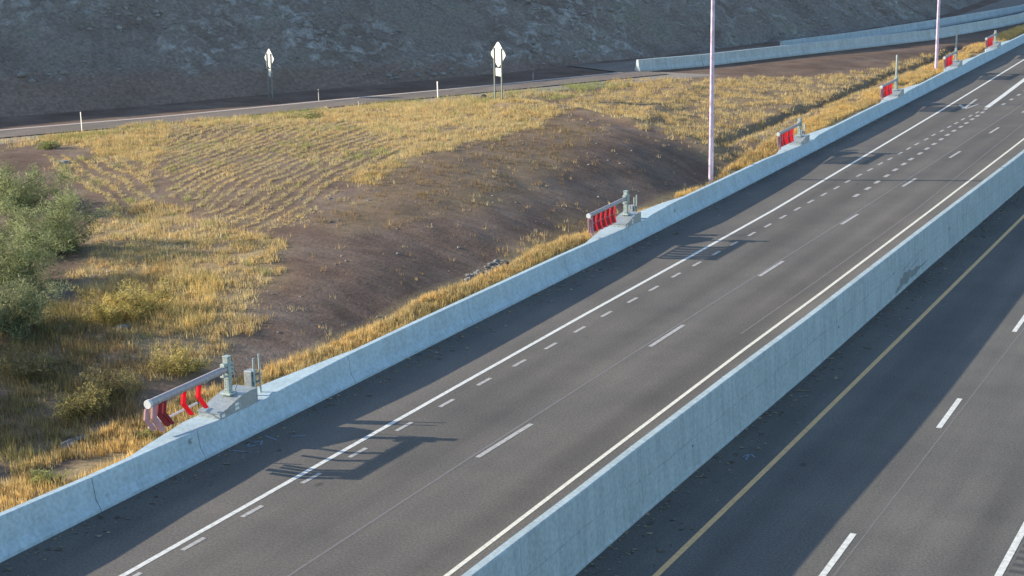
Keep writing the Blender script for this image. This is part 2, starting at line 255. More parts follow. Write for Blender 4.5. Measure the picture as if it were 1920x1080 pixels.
# ------------------------------------------------------------------ mesh helpers
def tag(o, label=None, cat=None, group=None, kind=None):
    for k, v in (('label', label), ('category', cat), ('group', group), ('kind', kind)):
        if v: o[k] = v
    return o
def empty(name, loc=(0, 0, 0), rz=0):
    o = bpy.data.objects.new(name, None); COL.objects.link(o); o.location = loc; o.rotation_euler.z = rz
    o.empty_display_size = 0.2
    return o
class MB:
    def __init__(s): s.v = []; s.f = []; s.sm = []
    def add(s, v, f, smooth=False):
        b = len(s.v); s.v += [tuple(x) for x in v]; s.f += [tuple(i+b for i in q) for q in f]; s.sm += [smooth]*len(f); return s
    def box(s, x0, x1, y0, y1, z0, z1, bev=0.0):
        if bev <= 0:
            v = [(x, y, z) for z in (z0, z1) for y in (y0, y1) for x in (x0, x1)]
            return s.add(v, [(0, 2, 3, 1), (4, 5, 7, 6), (0, 1, 5, 4), (2, 6, 7, 3), (0, 4, 6, 2), (1, 3, 7, 5)])
        bm = bmesh.new(); bmesh.ops.create_cube(bm, size=1)
        bmesh.ops.scale(bm, vec=(x1-x0, y1-y0, z1-z0), verts=bm.verts)
        bmesh.ops.translate(bm, vec=((x0+x1)/2, (y0+y1)/2, (z0+z1)/2), verts=bm.verts)
        bmesh.ops.bevel(bm, geom=bm.edges[:], offset=bev, segments=1, affect='EDGES')
        bm.verts.index_update(); v = [tuple(q.co) for q in bm.verts]; f = [tuple(q.index for q in p.verts) for p in bm.faces]; bm.free()
        return s.add(v, f)
    def tube(s, p0, p1, r0, r1=None, n=12, smooth=True, cap=True):
        r1 = r0 if r1 is None else r1
        p0, p1 = Vector(p0), Vector(p1); d = (p1-p0).normalized(); a = d.orthogonal().normalized(); b = d.cross(a)
        v = []
        for p, r in ((p0, r0), (p1, r1)):
            for k in range(n):
                t = 2*math.pi*k/n; v.append(p+a*r*math.cos(t)+b*r*math.sin(t))
        base = [(k, (k+1) % n, n+(k+1) % n, n+k) for k in range(n)]
        s.add(v, base, smooth)
        if cap: s.add(v[:n], [tuple(range(n-1, -1, -1))]); s.add(v[n:], [tuple(range(n))])
        return s
    def prism(s, prof, axis, a0, a1):       # prof: closed 2-D outline; extruded along axis 'x','y','z'
        n = len(prof)
        def P(u, w, a): return {'x': (a, u, w), 'y': (u, a, w), 'z': (u, w, a)}[axis]
        v = [P(u, w, a0) for u, w in prof]+[P(u, w, a1) for u, w in prof]
        return s.add(v, [tuple(range(n-1, -1, -1)), tuple(range(n, 2*n))]+[(k, (k+1) % n, n+(k+1) % n, n+k) for k in range(n)])
    def strip(s, pts, widths):               # flat ribbon facing +Z
        v = []
        for i, p in enumerate(pts):
            a = Vector(pts[max(0, i-1)]); b = Vector(pts[min(len(pts)-1, i+1)]); t = (b-a); t.z = 0; t.normalize(); nn = Vector((-t.y, t.x, 0))
            wv = widths if isinstance(widths, (tuple, list)) else (-widths/2, widths/2)
            v += [Vector(p)-nn*wv[0]*-1 if False else Vector(p)+nn*wv[0], Vector(p)+nn*wv[1]]
        return s.add(v, [(2*i, 2*i+2, 2*i+3, 2*i+1) for i in range(len(pts)-1)])
    def mesh(s, name, m):
        me = bpy.data.meshes.new(name); me.from_pydata([tuple(q) for q in s.v], [], s.f)
        me.polygons.foreach_set('use_smooth', s.sm); me.materials.append(m)
        bm = bmesh.new(); bm.from_mesh(me); bmesh.ops.recalc_face_normals(bm, faces=bm.faces); bm.to_mesh(me); bm.free()
        return me
    def build(s, name, m, parent=None, loc=None):
        o = bpy.data.objects.new(name, s.mesh(name, m)); COL.objects.link(o)
        if parent: o.parent = parent
        if loc: o.location = loc
        return o
def flat_up(o):                               # make sure sheets face up
    me = o.data
    if me.polygons and me.polygons[0].normal.z < 0: me.flip_normals()
    return o
def np_mesh(name, V, Fc, m, cols=None, cname='tint', smooth=False):
    me = bpy.data.meshes.new(name); V = np.asarray(V, np.float32); Fc = np.asarray(Fc, np.int32)
    k = Fc.shape[1]
    me.vertices.add(len(V)); me.vertices.foreach_set('co', V.ravel())
    me.loops.add(Fc.size); me.loops.foreach_set('vertex_index', Fc.ravel())
    me.polygons.add(len(Fc)); me.polygons.foreach_set('loop_start', np.arange(len(Fc), dtype=np.int32)*k)
    me.polygons.foreach_set('loop_total', np.full(len(Fc), k, np.int32))
    if smooth: me.polygons.foreach_set('use_smooth', np.ones(len(Fc), bool))
    me.update(calc_edges=True)
    if cols is not None:
        a = me.color_attributes.new(cname, 'FLOAT_COLOR', 'POINT')
        c4 = np.ones((len(V), 4), np.float32); c4[:, :3] = cols; a.data.foreach_set('color', c4.ravel())
    me.materials.append(m)
    return me
def link(name, me, parent=None, loc=None):
    o = bpy.data.objects.new(name, me); COL.objects.link(o)
    if parent: o.parent = parent
    if loc: o.location = loc
    return o
def copy_tree(o, parent=None):
    c = o.copy(); COL.objects.link(c); c.parent = parent
    for ch in o.children: copy_tree(ch, c)
    return c
# value noise
def _h(ix, iy, s):
    n = (ix*374761393+iy*668265263+s*1274126177) & 0x7fffffff
    n = ((n ^ (n >> 13))*1274126177) & 0x7fffffff
    return ((n ^ (n >> 16)) & 0xffff)/65535.0
def vnoise(x, y, s=0):
    ix = np.floor(x).astype(np.int64); iy = np.floor(y).astype(np.int64); fx = x-ix; fy = y-iy
    fx = fx*fx*(3-2*fx); fy = fy*fy*(3-2*fy)
    return (_h(ix, iy, s)*(1-fx)+_h(ix+1, iy, s)*fx)*(1-fy)+(_h(ix, iy+1, s)*(1-fx)+_h(ix+1, iy+1, s)*fx)*fy
def fbm(x, y, s=0, o=4):
    r = 0; a = 0.5
    for k in range(o): r = r+a*(vnoise(x, y, s+k)-0.5); x = x*2.03+3.1; y = y*2.03+1.7; a *= 0.5
    return r
def inpoly(x, y, poly):
    r = np.zeros(x.shape, bool); n = len(poly); j = n-1
    for i in range(n):
        xi, yi = poly[i]; xj, yj = poly[j]
        if yi != yj: r ^= ((yi > y) != (yj > y)) & (x < (xj-xi)*(y-yi)/(yj-yi)+xi)
        j = i
    return r

# ------------------------------------------------------------------ terrain height
K = np.array(CT)
def _tps(r2): return 0.5*r2*np.log(r2+1e-12)
_n = len(K); _r2 = ((K[:, None, :2]-K[None, :, :2])**2).sum(-1)
_A = np.zeros((_n+3, _n+3)); _A[:_n, :_n] = np.where(_r2 > 0, _tps(_r2), 0)+2.0*np.eye(_n)
_A[:_n, _n] = 1; _A[:_n, _n+1:] = K[:, :2]; _A[_n:, :_n] = _A[:_n, _n:].T
_W = np.linalg.solve(_A, np.concatenate([K[:, 2], np.zeros(3)]))
LN = np.array(LINE)
def line_dist(q):                  # signed offset from the upper road's edge line (+ = beyond it), its height, its station
    best = np.full(len(q), 1e9); off = np.zeros(len(q)); lz = np.zeros(len(q)); st = np.zeros(len(q)); s0 = 0.0
    for a, b in zip(LN[:-1], LN[1:]):
        d = b[:2]-a[:2]; L = np.hypot(*d); t = np.clip(((q-a[:2])@d)/L**2, 0, 1)
        p = a[:2]+t[:, None]*d; r = q-p; dist = np.hypot(r[:, 0], r[:, 1]); m = dist < best
        sg = np.sign(d[0]*r[:, 1]-d[1]*r[:, 0])
        best[m] = dist[m]; off[m] = (sg*dist)[m]; lz[m] = (a[2]+t*(b[2]-a[2]))[m]; st[m] = (s0+t*L)[m]; s0 += L
    return off, lz, st
def height(q, rough=True):
    q = np.atleast_2d(np.asarray(q, float)); out = np.empty(len(q))
    for i in range(0, len(q), 20000):
        p = q[i:i+20000]; r2 = ((p[:, None]-K[None, :, :2])**2).sum(-1)
        out[i:i+20000] = np.where(r2 > 0, _tps(r2), 0)@_W[:_n]+_W[_n]+p@_W[_n+1:]
    off, lz, st = line_dist(q)
    if rough:
        # shallow gully with a cut bank that drains the verge, and a low berm
        for pts, dep, wd in ((DITCH, -0.42, 0.75), (BERM, 0.22, 0.8), (BERM2, 0.16, 0.6)):
            bd = np.full(len(q), 1e9); sg = np.zeros(len(q))
            for a, b in zip(pts[:-1], pts[1:]):
                a = np.array(a); b = np.array(b); d = b-a; t = np.clip(((q-a)@d)/(d@d), 0, 1); r = q-(a+t[:, None]*d)
                dd = np.hypot(r[:, 0], r[:, 1]); m = dd < bd; bd[m] = dd[m]; sg[m] = np.sign(d[0]*r[:, 1]-d[1]*r[:, 0])[m]
            bd = bd+0.35*fbm(q[:, 0]*0.7, q[:, 1]*0.7, 31)
            if dep < 0: out += np.where(sg > 0, dep*np.exp(-(np.maximum(bd, 0)/0.2)**2), dep*np.exp(-(np.maximum(bd, 0)/0.5)**2))
            else: out += dep*np.exp(-(bd/wd)**2)
        amp = np.clip((-28.0-q[:, 0])/3, 0.15, 1)
        out += amp*(0.30*fbm(q[:, 0]*0.18, q[:, 1]*0.18, 3)+0.13*fbm(q[:, 0]*0.9, q[:, 1]*0.9, 5))
        # erosion rills running down the cut
        rill = np.abs(vnoise(q[:, 1]*0.75+0.32*q[:, 0]+0.8*fbm(q[:, 0]*0.4, q[:, 1]*0.4, 8), q[:, 0]*0.16, 9)-0.5)
        sl = np.clip((q[:, 0]+37)/3, 0, 1)*np.clip((-28.8-q[:, 0])/1.0, 0, 1)
        out += -0.04*sl*np.clip(1-rill/0.12, 0, 1)
    k = np.clip((np.abs(off-0.8)-4.2)/2.0, 0, 1); k = k*k*(3-2*k)
    return out*k+(lz-0.05)*(1-k)
DITCH = [PT['ditch%d' % k] for k in (1, 2, 3, 4, 5)]+[(-30.0, 150)]
BERM = [PT['cr%d' % k] for k in (1, 2, 3, 4, 5)]
BERM2 = [PT['berm1'], PT['berm2'], PT['berm3']]

def density_at(x, y):
    """how much straw covers the ground at x, y (for the litter colour)"""
    s = np.zeros(x.shape)
    for name, v in (('gold', 0.55), ('sparse', 0.22), ('right', 0.40), ('brush', 0.35), ('yellowish', 0.8), ('foot', 0.4)):
        s = np.maximum(s, v*inpoly(x, y, POLY[name]))
    s = np.where(inpoly(x, y, POLY['rows']) | inpoly(x, y, POLY['rows2']), 0.12, s)
    return s

# ground sheet of the cutting and verge
def make_ground():
    dx = 0.33
    xs = np.concatenate([np.arange(-120, -70, 1.2), np.arange(-70, -27.6, dx), [-27.45]]); ys = np.concatenate([np.arange(-40, 20, 1.2), np.arange(20, 150, dx), np.arange(150, 245, 0.8)])
    X, Y = np.meshgrid(xs, ys); q = np.stack([X.ravel(), Y.ravel()], 1)
    z = height(q); V = np.column_stack([q, z]); nx, ny = len(xs), len(ys)
    I = np.arange(nx*ny).reshape(ny, nx)
    Fc = np.stack([I[:-1, :-1], I[:-1, 1:], I[1:, 1:], I[1:, :-1]], -1).reshape(-1, 4)
    straw = density_at(q[:, 0]+1.6*fbm(q[:, 0]*0.5, q[:, 1]*0.5, 21), q[:, 1]+1.6*fbm(q[:, 0]*0.5, q[:, 1]*0.5, 22))
    g = straw.reshape(ny, nx)
    for _ in range(3):
        g[1:-1, 1:-1] = (g[1:-1, 1:-1]*2+g[:-2, 1:-1]+g[2:, 1:-1]+g[1:-1, :-2]+g[1:-1, 2:])/6
    strip = np.clip((q[:, 0]+29.4)/0.5, 0, 1)*0.8
    straw = np.maximum(g.ravel()*(0.55+0.9*vnoise(q[:, 0]*0.6, q[:, 1]*0.6, 4)), strip*(q[:, 1] < 165)); straw = np.clip(straw, 0, 1)
    off, _, st = line_dist(q)
    grav = np.clip(1-(np.abs(off+3.2)-1.6)/0.8, 0, 1)*(q[:, 1] < 112)
    cols = np.stack([straw*(1-grav), 0.9*grav, 0*grav], 1)
    o = link('ground', np_mesh('ground', V, Fc, M['soil'], cols, 'straw', True))
    return tag(o, 'brown gravelly cut slope and grassy verge beside the flex lanes', 'ground', kind='structure')
make_ground()
pl = MB(); pl.add([(-900, -600, -0.6), (900, -600, -0.6), (900, 1500, -0.6), (-900, 1500, -0.6)], [(0, 1, 2, 3)])
me = pl.mesh('desert_floor', M['soil']); tag(link('desert_floor', me), 'wide dry desert floor under and around the highway', 'ground', kind='structure')

# ------------------------------------------------------------------ hillside beyond the upper road
def resample(P, step):
    P = np.array(P, float); L = np.concatenate([[0], np.cumsum(np.hypot(*(P[1:, :2]-P[:-1, :2]).T))]); s = np.arange(0, L[-1], step)
    return np.column_stack([np.interp(s, L, P[:, k]) for k in range(3)]), s
def make_hill():
    C, s = resample(LINE, 0.45)
    for _ in range(60): C[1:-1] = (C[:-2]+2*C[1:-1]+C[2:])/4
    T = np.gradient(C[:, :2], axis=0); T /= np.hypot(T[:, 0], T[:, 1])[:, None]; N = np.column_stack([-T[:, 1], T[:, 0]])
    toe = np.interp(C[:, 1], [60, 100, 125, 140, 200], [5.6, 5.6, 6.8, 9.0, 9.5])
    crest = np.interp(C[:, 1], HILL_Y, HILL_H)
    prof = np.concatenate([np.linspace(-0.02, 0.45, 34), np.linspace(0.48, 1.0, 12), [1.15, 1.6, 2.6]])
    V = []
    for u in prof:
        h = crest*np.minimum(u, 1.0) - np.maximum(u-1, 0)*1.0
        o = toe+h/0.66+np.maximum(u-1, 0)*30
        x = C[:, 0]+N[:, 0]*o; y = C[:, 1]+N[:, 1]*o
        nz = np.clip(h, 0, 1.2)*(1.15*fbm(s*0.16, h*0.28+5, 41, 4)+0.5*np.abs(fbm(s*0.7, h*0.9, 47, 3))+0.22*fbm(s*1.7, h*2.1, 51, 3))
        x = x-N[:, 0]*nz*0.9; y = y-N[:, 1]*nz*0.9
        V.append(np.column_stack([x, y, C[:, 2]-0.05+h+nz*0.35]))
    V = np.array(V); m, n = V.shape[:2]; I = np.arange(m*n).reshape(m, n)
    Fc = np.stack([I[:-1, :-1], I[:-1, 1:], I[1:, 1:], I[1:, :-1]], -1).reshape(-1, 4)[:, ::-1]
    o = link('hillside', np_mesh('hillside', V.reshape(-1, 3), Fc, M['hill'], smooth=True))
    tag(o, 'steep shaded rocky hillside rising beyond the upper road', 'hill', kind='structure')
    # loose rocks lying on the slope
    cand = V[2:34, :, :].reshape(-1, 3); cand = cand[(cand[:, 1] > 55) & (cand[:, 1] < 215)]
    pick = cand[RNG.choice(len(cand), 4200, replace=False)]
    d = vnoise(pick[:, 1]*0.16, pick[:, 2]*0.7, 61); pick = pick[d > 0.5][:1700]
    return pick
HILL_Y = [-30, 20, 60, 90, 120, 160, 240]
HILL_H = [12.5, 12.2, 12.2, 12.5, 14, 17, 19]
rock_spots = make_hill()

ICO = None
def rocks(name, spots, smin, smax, m, label, seed, power=2.5, flat=0.6):
    g = np.random.default_rng(seed)
    bm = bmesh.new(); bmesh.ops.create_icosphere(bm, subdivisions=1, radius=1); bm.verts.index_update()
    v0 = np.array([q.co[:] for q in bm.verts]); f0 = np.array([[q.index for q in p.verts] for p in bm.faces]); bm.free()
    n = len(spots); S = smin+(smax-smin)*g.random(n)**power
    sc = np.column_stack([S*(0.7+0.6*g.random(n)), S*(0.7+0.6*g.random(n)), S*flat*(0.7+0.6*g.random(n))])
    V = v0[None]*(0.72+0.55*g.random((n, len(v0), 1)))*sc[:, None]
    a = g.random(n)*6.28; c, s = np.cos(a)[:, None], np.sin(a)[:, None]
    V = np.stack([V[..., 0]*c-V[..., 1]*s, V[..., 0]*s+V[..., 1]*c, V[..., 2]], -1)+spots[:, None]
    Fc = (f0[None]+np.arange(n)[:, None, None]*len(v0)).reshape(-1, 3)
    return tag(link(name, np_mesh(name, V.reshape(-1, 3), Fc, m)), label, 'rocks', kind='stuff')
rocks('loose_rocks', rock_spots, 0.05, 0.30, M['rock'], 'pale loose rocks scattered over the shaded hillside', 3, 3.0)

# ------------------------------------------------------------------ roads
ZL = 1.0
def xb(Y): return float(np.interp(Y, [27, 40, 61, 75, 100, 150], [-26.93, -26.82, -26.65, -26.58, -26.6, -26.65]))
def xm(Y): return float(np.interp(Y, [37, 52, 68, 88, 120], [-15.61, -15.42, -15.40, -15.2, -15.1]))
def sheet(name, x0, x1, y0, y1, z, m, parent=None, n=1):
    b = MB()
    for k in range(n):
        a, c = y0+(y1-y0)*k/n, y0+(y1-y0)*(k+1)/n
        b.add([(x0, a, z), (x1, a, z), (x1, c, z), (x0, c, z)], [(0, 1, 2, 3)])
    return flat_up(b.build(name, m, parent))
flex = sheet('flex_roadway', -27.3, -15.72, -60, 300, ZL, M['asphalt_flex'])
tag(flex, 'dark grey two-lane flex roadway between the concrete barrier and the median wall', 'road', kind='structure')
main = sheet('highway_roadway', -15.85, -2.0, -60, 300, 0.0, M['asphalt_main'])
tag(main, 'grey highway roadway with yellow edge line below the median wall', 'road', kind='structure')

def ribbon(name, pts, wd, z, m, parent):
    b = MB(); b.strip([(x, y, z) for x, y in pts], wd); return flat_up(b.build(name, m, parent))
# left edge line, seams, cream line
EDGE = [(-23.9, -40), (-23.86, 27.3), (-23.82, 43), (-23.76, 52.4), (-23.62, 62.6), (-23.52, 72.5), (-23.6, 82.2), (-23.82, 106.6), (-24.28, 138), (-24.5, 160), (-24.9, 220)]
ribbon('edge_line', EDGE, 0.15, ZL+0.006, M['white_paint'], flex)
ribbon('edge_line', [(-17.25, -40), (-17.22, 37.7), (-17.17, 50.3), (-17.06, 58.8), (-16.96, 75), (-16.90, 93.6), (-16.85, 220)], 0.125, ZL+0.006, M['cream_paint'], flex)
SEAM = [(-20.55, -40), (-20.45, 28), (-20.42, 38), (-20.3, 49), (-20.12, 60), (-19.95, 71), (-19.8, 85), (-19.6, 110), (-19.5, 200)]
ribbon('pavement_seam', SEAM, 0.07, ZL+0.003, M['seam'], flex)
ribbon('pavement_seam', [(-17.9, 52), (-17.75, 60), (-17.6, 75), (-17.9, 95), (-18.1, 120), (-18.3, 200)], 0.05, ZL+0.003, M['seam'], flex)
def xl(Y): return float(np.interp(Y, [25, 37.5, 40.6, 49.4, 60.1, 70.7, 80.5, 89.6, 99, 140], [-20.36, -20.25, -20.16, -20.1, -19.98, -19.8, -19.57, -19.33, -19.1, -18.3]))
for y0, y1 in ((25.6, 28.7), (37.52, 40.64), (49.36, 52.31), (60.11, 62.9), (70.66, 73.12), (80.49, 82.87), (89.62, 91.92), (98.89, 101.33), (108, 110.3), (117, 119.2), (126, 128)):
    ribbon('lane_dash', [(xl(y0), y0), (xl(y1), y1)], 0.15, ZL+0.007, M['dash_paint'], flex)
DOT1 = [(-23.6, 27.2), (-23.54, 29.49), (-23.49, 31.78), (-23.45, 34.35), (-23.39, 36.54), (-23.36, 38.97), (-23.3, 41.36), (-23.28, 43.7), (-23.19, 45.94), (-23.12, 48.13), (-23.1, 50.38), (-23.09, 52.63), (-23.01, 54.8), (-22.96, 56.74), (-22.97, 59.05), (-22.91, 61.14), (-22.86, 63.23), (-22.79, 65.22), (-22.74, 67.3), (-22.67, 69.25), (-22.64, 71.27), (-22.6, 73.26), (-22.56, 75.2), (-22.5, 77.12), (-22.43, 79.02), (-22.4, 80.9), (-22.34, 82.75), (-22.27, 84.54), (-22.24, 86.48), (-22.16, 88.15), (-22.11, 90.1), (-22.08, 91.87), (-22.04, 93.56), (-21.95, 95.42), (-21.94, 97.16), (-21.85, 98.88), (-21.8, 100.58), (-21.75, 102.21), (-21.72, 103.95), (-21.6, 105.52), (-21.53, 107.18)]
DOT2 = [(-21.01, 77.43), (-20.99, 79.4), (-21.01, 81.21), (-21.03, 83.1), (-21.07, 84.97), (-21.09, 86.83), (-21.11, 88.47), (-21.11, 90.43), (-21.15, 92.18), (-21.15, 93.89), (-21.17, 95.72), (-21.2, 97.44), (-21.2, 99.12), (-21.17, 100.81), (-21.19, 102.42), (-21.2, 104.13), (-21.2, 105.67), (-21.23, 107.29), (-21.34, 108.86)]
DOT3 = [(-20.75, 111.5), (-20.72, 114), (-20.7, 116.5), (-20.7, 119), (-20.7, 121.5), (-20.7, 124), (-20.7, 126.5)]
for row, hl, wd, m in ((DOT1, 0.42, 0.13, 'dash_paint'), (DOT2, 0.38, 0.20, 'dash_paint'), (DOT3, 0.42, 0.2, 'dash_paint')):
    for x, y in row: ribbon('guide_dash', [(x-0.008, y-hl), (x+0.008, y+hl)], wd, ZL+0.007, M[m], flex)
ribbon('solid_line', [(-21.43, 109.6), (-21.6, 116), (-21.89, 124.9), (-22.3, 140), (-23.4, 180)], 0.32, ZL+0.007, M['white_paint'], flex)
ab = MB()
ARROW = [[(-23.4, 110.3), (-23.25, 110.45), (-22.6, 109.0), (-22.74, 108.5)], [(-22.76, 108.6), (-22.95, 113.4), (-22.78, 113.4), (-22.58, 108.8)], [(-22.6, 108.7), (-22.3, 111.1), (-22.15, 111.0), (-22.5, 108.4)]]
for i, qd in enumerate(ARROW): ab.add([(x, y, ZL+0.008+0.003*i) for x, y in qd], [(0, 1, 2, 3)])
for o in [ab.build('lane_arrow', M['dash_paint'], flex)]:
    bm = bmesh.new(); bm.from_mesh(o.data)
    for f in bm.faces:
        if f.normal.z < 0: f.normal_flip()
    bm.to_mesh(o.data); bm.free()
def scribble(name, segs, z, parent):
    b = MB()
    for p, q in segs: b.strip([(*p, z), (*q, z)], 0.05)
    o = b.build(name, M['survey'], parent); bm = bmesh.new(); bm.from_mesh(o.data)
    for f in bm.faces:
        if f.normal.z < 0: f.normal_flip()
    bm.to_mesh(o.data); bm.free()
scribble('survey_mark', [((-26.62, 35.3), (-26.05, 35.35)), ((-26.45, 35.7), (-26.2, 36.0)), ((-26.2, 36.0), (-26.35, 36.3)), ((-26.35, 36.3), (-26.55, 36.0)), ((-26.55, 36.0), (-26.45, 35.7)), ((-26.55, 36.7), (-26.0, 36.5)), ((-25.8, 36.9), (-25.5, 37.2))], ZL+0.008, flex)
scribble('survey_mark', [((-14.71, 43.1), (-14.62, 43.45)), ((-14.62, 43.45), (-14.38, 43.2)), ((-14.62, 43.45), (-14.56, 42.9))], 0.008, main)
# right roadway
ribbon('edge_line', [(-13.9, -40), (-13.84, 34.4), (-13.79, 42), (-13.75, 60), (-13.74, 90), (-13.7, 220)], 0.16, 0.007, M['yellow_paint'], main)
for y0 in (23.6, 35.75, 47.85, 59.5, 71.5, 83.5): ribbon('lane_dash', [(-10.28, y0), (-10.33, y0+3.1)], 0.16, 0.007, M['white_paint'], main)
ribbon('pavement_seam', [(-10.05, -20), (-10.05, 120)], 0.04, 0.003, M['seam'], main)
ribbon('edge_line', [(-6.58, -40), (-6.56, 41), (-6.5, 200)], 0.17, 0.007, M['white_paint'], main)
for k in range(26): ribbon('rumble_groove', [(-6.2, 33+k*0.42), (-6.2, 33.18+k*0.42)], 0.38, 0.004, M['rumble'], main)
# debris swept against the barriers
def litter(name, x0f, n, y0, y1, z, label, seed):
    g = np.random.default_rng(seed); y = y0+(y1-y0)*g.random(n); x = np.array([x0f(v) for v in y])+np.abs(g.normal(0, 0.55, n))+0.06
    a = g.random(n)*6.28; s = 0.02+0.07*g.random(n)**3; c = np.column_stack([x, y, np.full(n, z+0.012)])
    V = np.stack([c+np.column_stack([np.cos(a+k*2.1)*s*(1+k*.5), np.sin(a+k*2.1)*s*(1+k*.3), 0.012*(k == 1)+0*s]) for k in range(3)], 1).reshape(-1, 3)
    t = np.repeat(np.array([(0.42, 0.36, 0.26)])*(0.35+0.9*g.random((n, 1))), 3, 0)
    return tag(link(name, np_mesh(name, V, np.arange(3*n).reshape(-1, 3), M['grass'], t)), label, 'debris', kind='stuff')
litter('road_debris', xb, 900, 24, 110, ZL, 'small pale twigs and grit scattered on the shadowed left shoulder', 5)
litter('road_debris', xm, 900, 24, 90, 0.0, 'grit and dry leaves swept along the foot of the median wall', 6)

# upper road
UP, us = resample(LINE, 1.0)
for _ in range(3): UP[1:-1] = (UP[:-2]+2*UP[1:-1]+UP[2:])/4
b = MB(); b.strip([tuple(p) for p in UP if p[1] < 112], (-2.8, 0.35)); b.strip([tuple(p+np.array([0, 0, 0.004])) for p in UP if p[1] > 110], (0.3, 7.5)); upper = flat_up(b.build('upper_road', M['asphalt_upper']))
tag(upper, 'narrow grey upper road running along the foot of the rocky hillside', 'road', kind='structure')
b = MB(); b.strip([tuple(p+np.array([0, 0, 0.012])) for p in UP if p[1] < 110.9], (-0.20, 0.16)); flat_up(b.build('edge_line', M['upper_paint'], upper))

# ------------------------------------------------------------------ concrete barriers
TOPZ = [(-60, 2.0), (27.1, 1.97), (30.3, 1.87), (32.7, 1.84), (34.1, 1.80), (35.7, 1.775), (37.6, 1.765), (38.0, 1.80), (38.6, 1.82), (40.2, 1.86), (42, 1.90), (46.7, 1.90), (57, 1.84), (59.4, 1.81), (63.2, 1.73), (65.5, 1.68), (66.0, 1.75), (67.2, 1.79), (68.4, 1.83), (75, 1.80), (81.4, 1.76), (84.3, 1.67), (87.5, 1.58), (89.6, 1.56), (90.7, 1.68), (93, 1.71), (100, 1.74), (104.3, 1.73), (107.9, 1.59), (109.6, 1.57), (110.8, 1.69), (115, 1.70), (121.4, 1.74), (125.4, 1.63), (127.4, 1.58), (129.6, 1.68), (134.5, 1.73), (140.4, 1.58), (142.3, 1.65), (152, 1.62), (300, 1.5)]
GATES = [36.43, 64.2, 88.2, 109.1, 126.7, 141.3]
def topz(Y): return float(np.interp(Y, [p[0] for p in TOPZ], [p[1] for p in TOPZ]))
def topw(Y):
    wv = 0.19
    for g in GATES:
        d = Y-g
        if -4.6 < d < 6.0:
            k = np.interp(d, [-4.6, -1.6, 1.9, 6.0], [0, 1, 1, 0]); wv = max(wv, 0.19+0.62*k)
    return wv
def barrier_panel(y0, y1, parent, gap=0.012):
    ys = [y0+gap]+[y for y in sorted(set([round(p[0], 2) for p in TOPZ]+[round(g+d, 2) for g in GATES for d in (-4.6, -3.6, -2.6, -1.6, 1.9, 3.0, 4.5, 6.0)])) if y0+0.1 < y < y1-0.1]+[y1-gap]
    b = MB(); rings = []
    for y in ys:
        x = xb(y); zt = topz(y); wv = topw(y)
        prof = [(x, ZL-0.05), (x, ZL+0.075), (x-0.14, ZL+0.30), (x-0.22, zt-0.02), (x-0.24, zt), (x-0.22-wv, zt), (x-0.24-wv, zt-0.02), (x-0.24-wv-0.02, ZL-0.05)]
        rings.append([(px, y, pz) for px, pz in prof])
    n = len(rings[0]); v = [p for r in rings for p in r]; f = []
    for i in range(len(rings)-1):
        for k in range(n): f.append((i*n+k, i*n+(k+1) % n, (i+1)*n+(k+1) % n, (i+1)*n+k))
    f.append(tuple(range(n))); f.append(tuple(range((len(rings)-1)*n, len(rings)*n)))
    b.add(v, f); return b.build('barrier_panel', M['concrete_left'], parent)
lb = empty('concrete_barrier', (0, 0, 0))
tag(lb, 'long pale concrete barrier with gate pads along the left shoulder', 'barrier')
J = [-60, 10, 20.5, 30.2, 36.3-1.9, 41.9, 49.5, 57.3, 66.9, 74.5, 82.5, 92, 101, 112, 121, 131, 144, 158, 175, 200, 300]
for a, c in zip(J[:-1], J[1:]): barrier_panel(a, c, lb)
for y in J[1:-1]:
    x = xb(y); zt = topz(y); wv = topw(y)
    MB().prism([(x-0.02, ZL), (x-0.16, ZL+0.30), (x-0.245, zt-0.015), (x-0.2-wv, zt-0.015), (x-0.2-wv, ZL)], 'y', y-0.02, y+0.02).build('joint_filler', M['joint'], lb)
for px, zz, yy in ((-27.0, 1.62, 34.05), (-26.98, 1.25, 30.6), (-26.78, 1.5, 68.6)):
    MB().tube((xb(yy)-0.17, yy, zz), (xb(yy)-0.10, yy, zz), 0.07, n=14).build('drain_cap', M['concrete_upper'], lb)

MTOP = [(-60, 2.0), (28, 1.92), (34.6, 1.84), (46, 1.85), (54.6, 1.79), (69, 1.70), (89, 1.67), (150, 1.6), (300, 1.5)]
def mz(Y): return float(np.interp(Y, [p[0] for p in MTOP], [p[1] for p in MTOP]))
mw = empty('median_wall'); tag(mw, 'tall streaked concrete median wall between the flex lanes and the lower highway', 'wall')
MJ = [-60, 5, 18, 31.0, 37.9, 44.6, 51.4, 58.3, 65.0, 72, 79, 86, 95, 105, 120, 150, 200, 300]
for a, c in zip(MJ[:-1], MJ[1:]):
    b = MB(); rings = []
    for y in (a+0.006, (a+c)/2, c-0.006):
        x = xm(y); zt = mz(y)
        rings.append([(px, y, pz) for px, pz in [(x+0.03, -0.1), (x+0.03, 0.06), (x, 0.09), (x-0.10, zt-0.03), (x-0.13, zt), (x-0.32, zt), (x-0.35, zt-0.03), (x-0.52, ZL-0.1), (x-0.52, -0.1)]])
    n = 9; v = [p for r in rings for p in r]; f = []
    for i in range(2):
        for k in range(n): f.append((i*n+k, i*n+(k+1) % n, (i+1)*n+(k+1) % n, (i+1)*n+k))
    f += [tuple(range(n)), tuple(range(2*n, 3*n))]; b.add(v, f); b.build('wall_panel', M['concrete_median'], mw)
for y in MJ[1:-1]:
    x = xm(y); zt = mz(y); MB().prism([(x-0.01, 0), (x-0.112, zt-0.02), (x-0.37, zt-0.02), (x-0.5, 0)], 'y', y-0.012, y+0.012).build('joint_filler', M['stain'], mw)
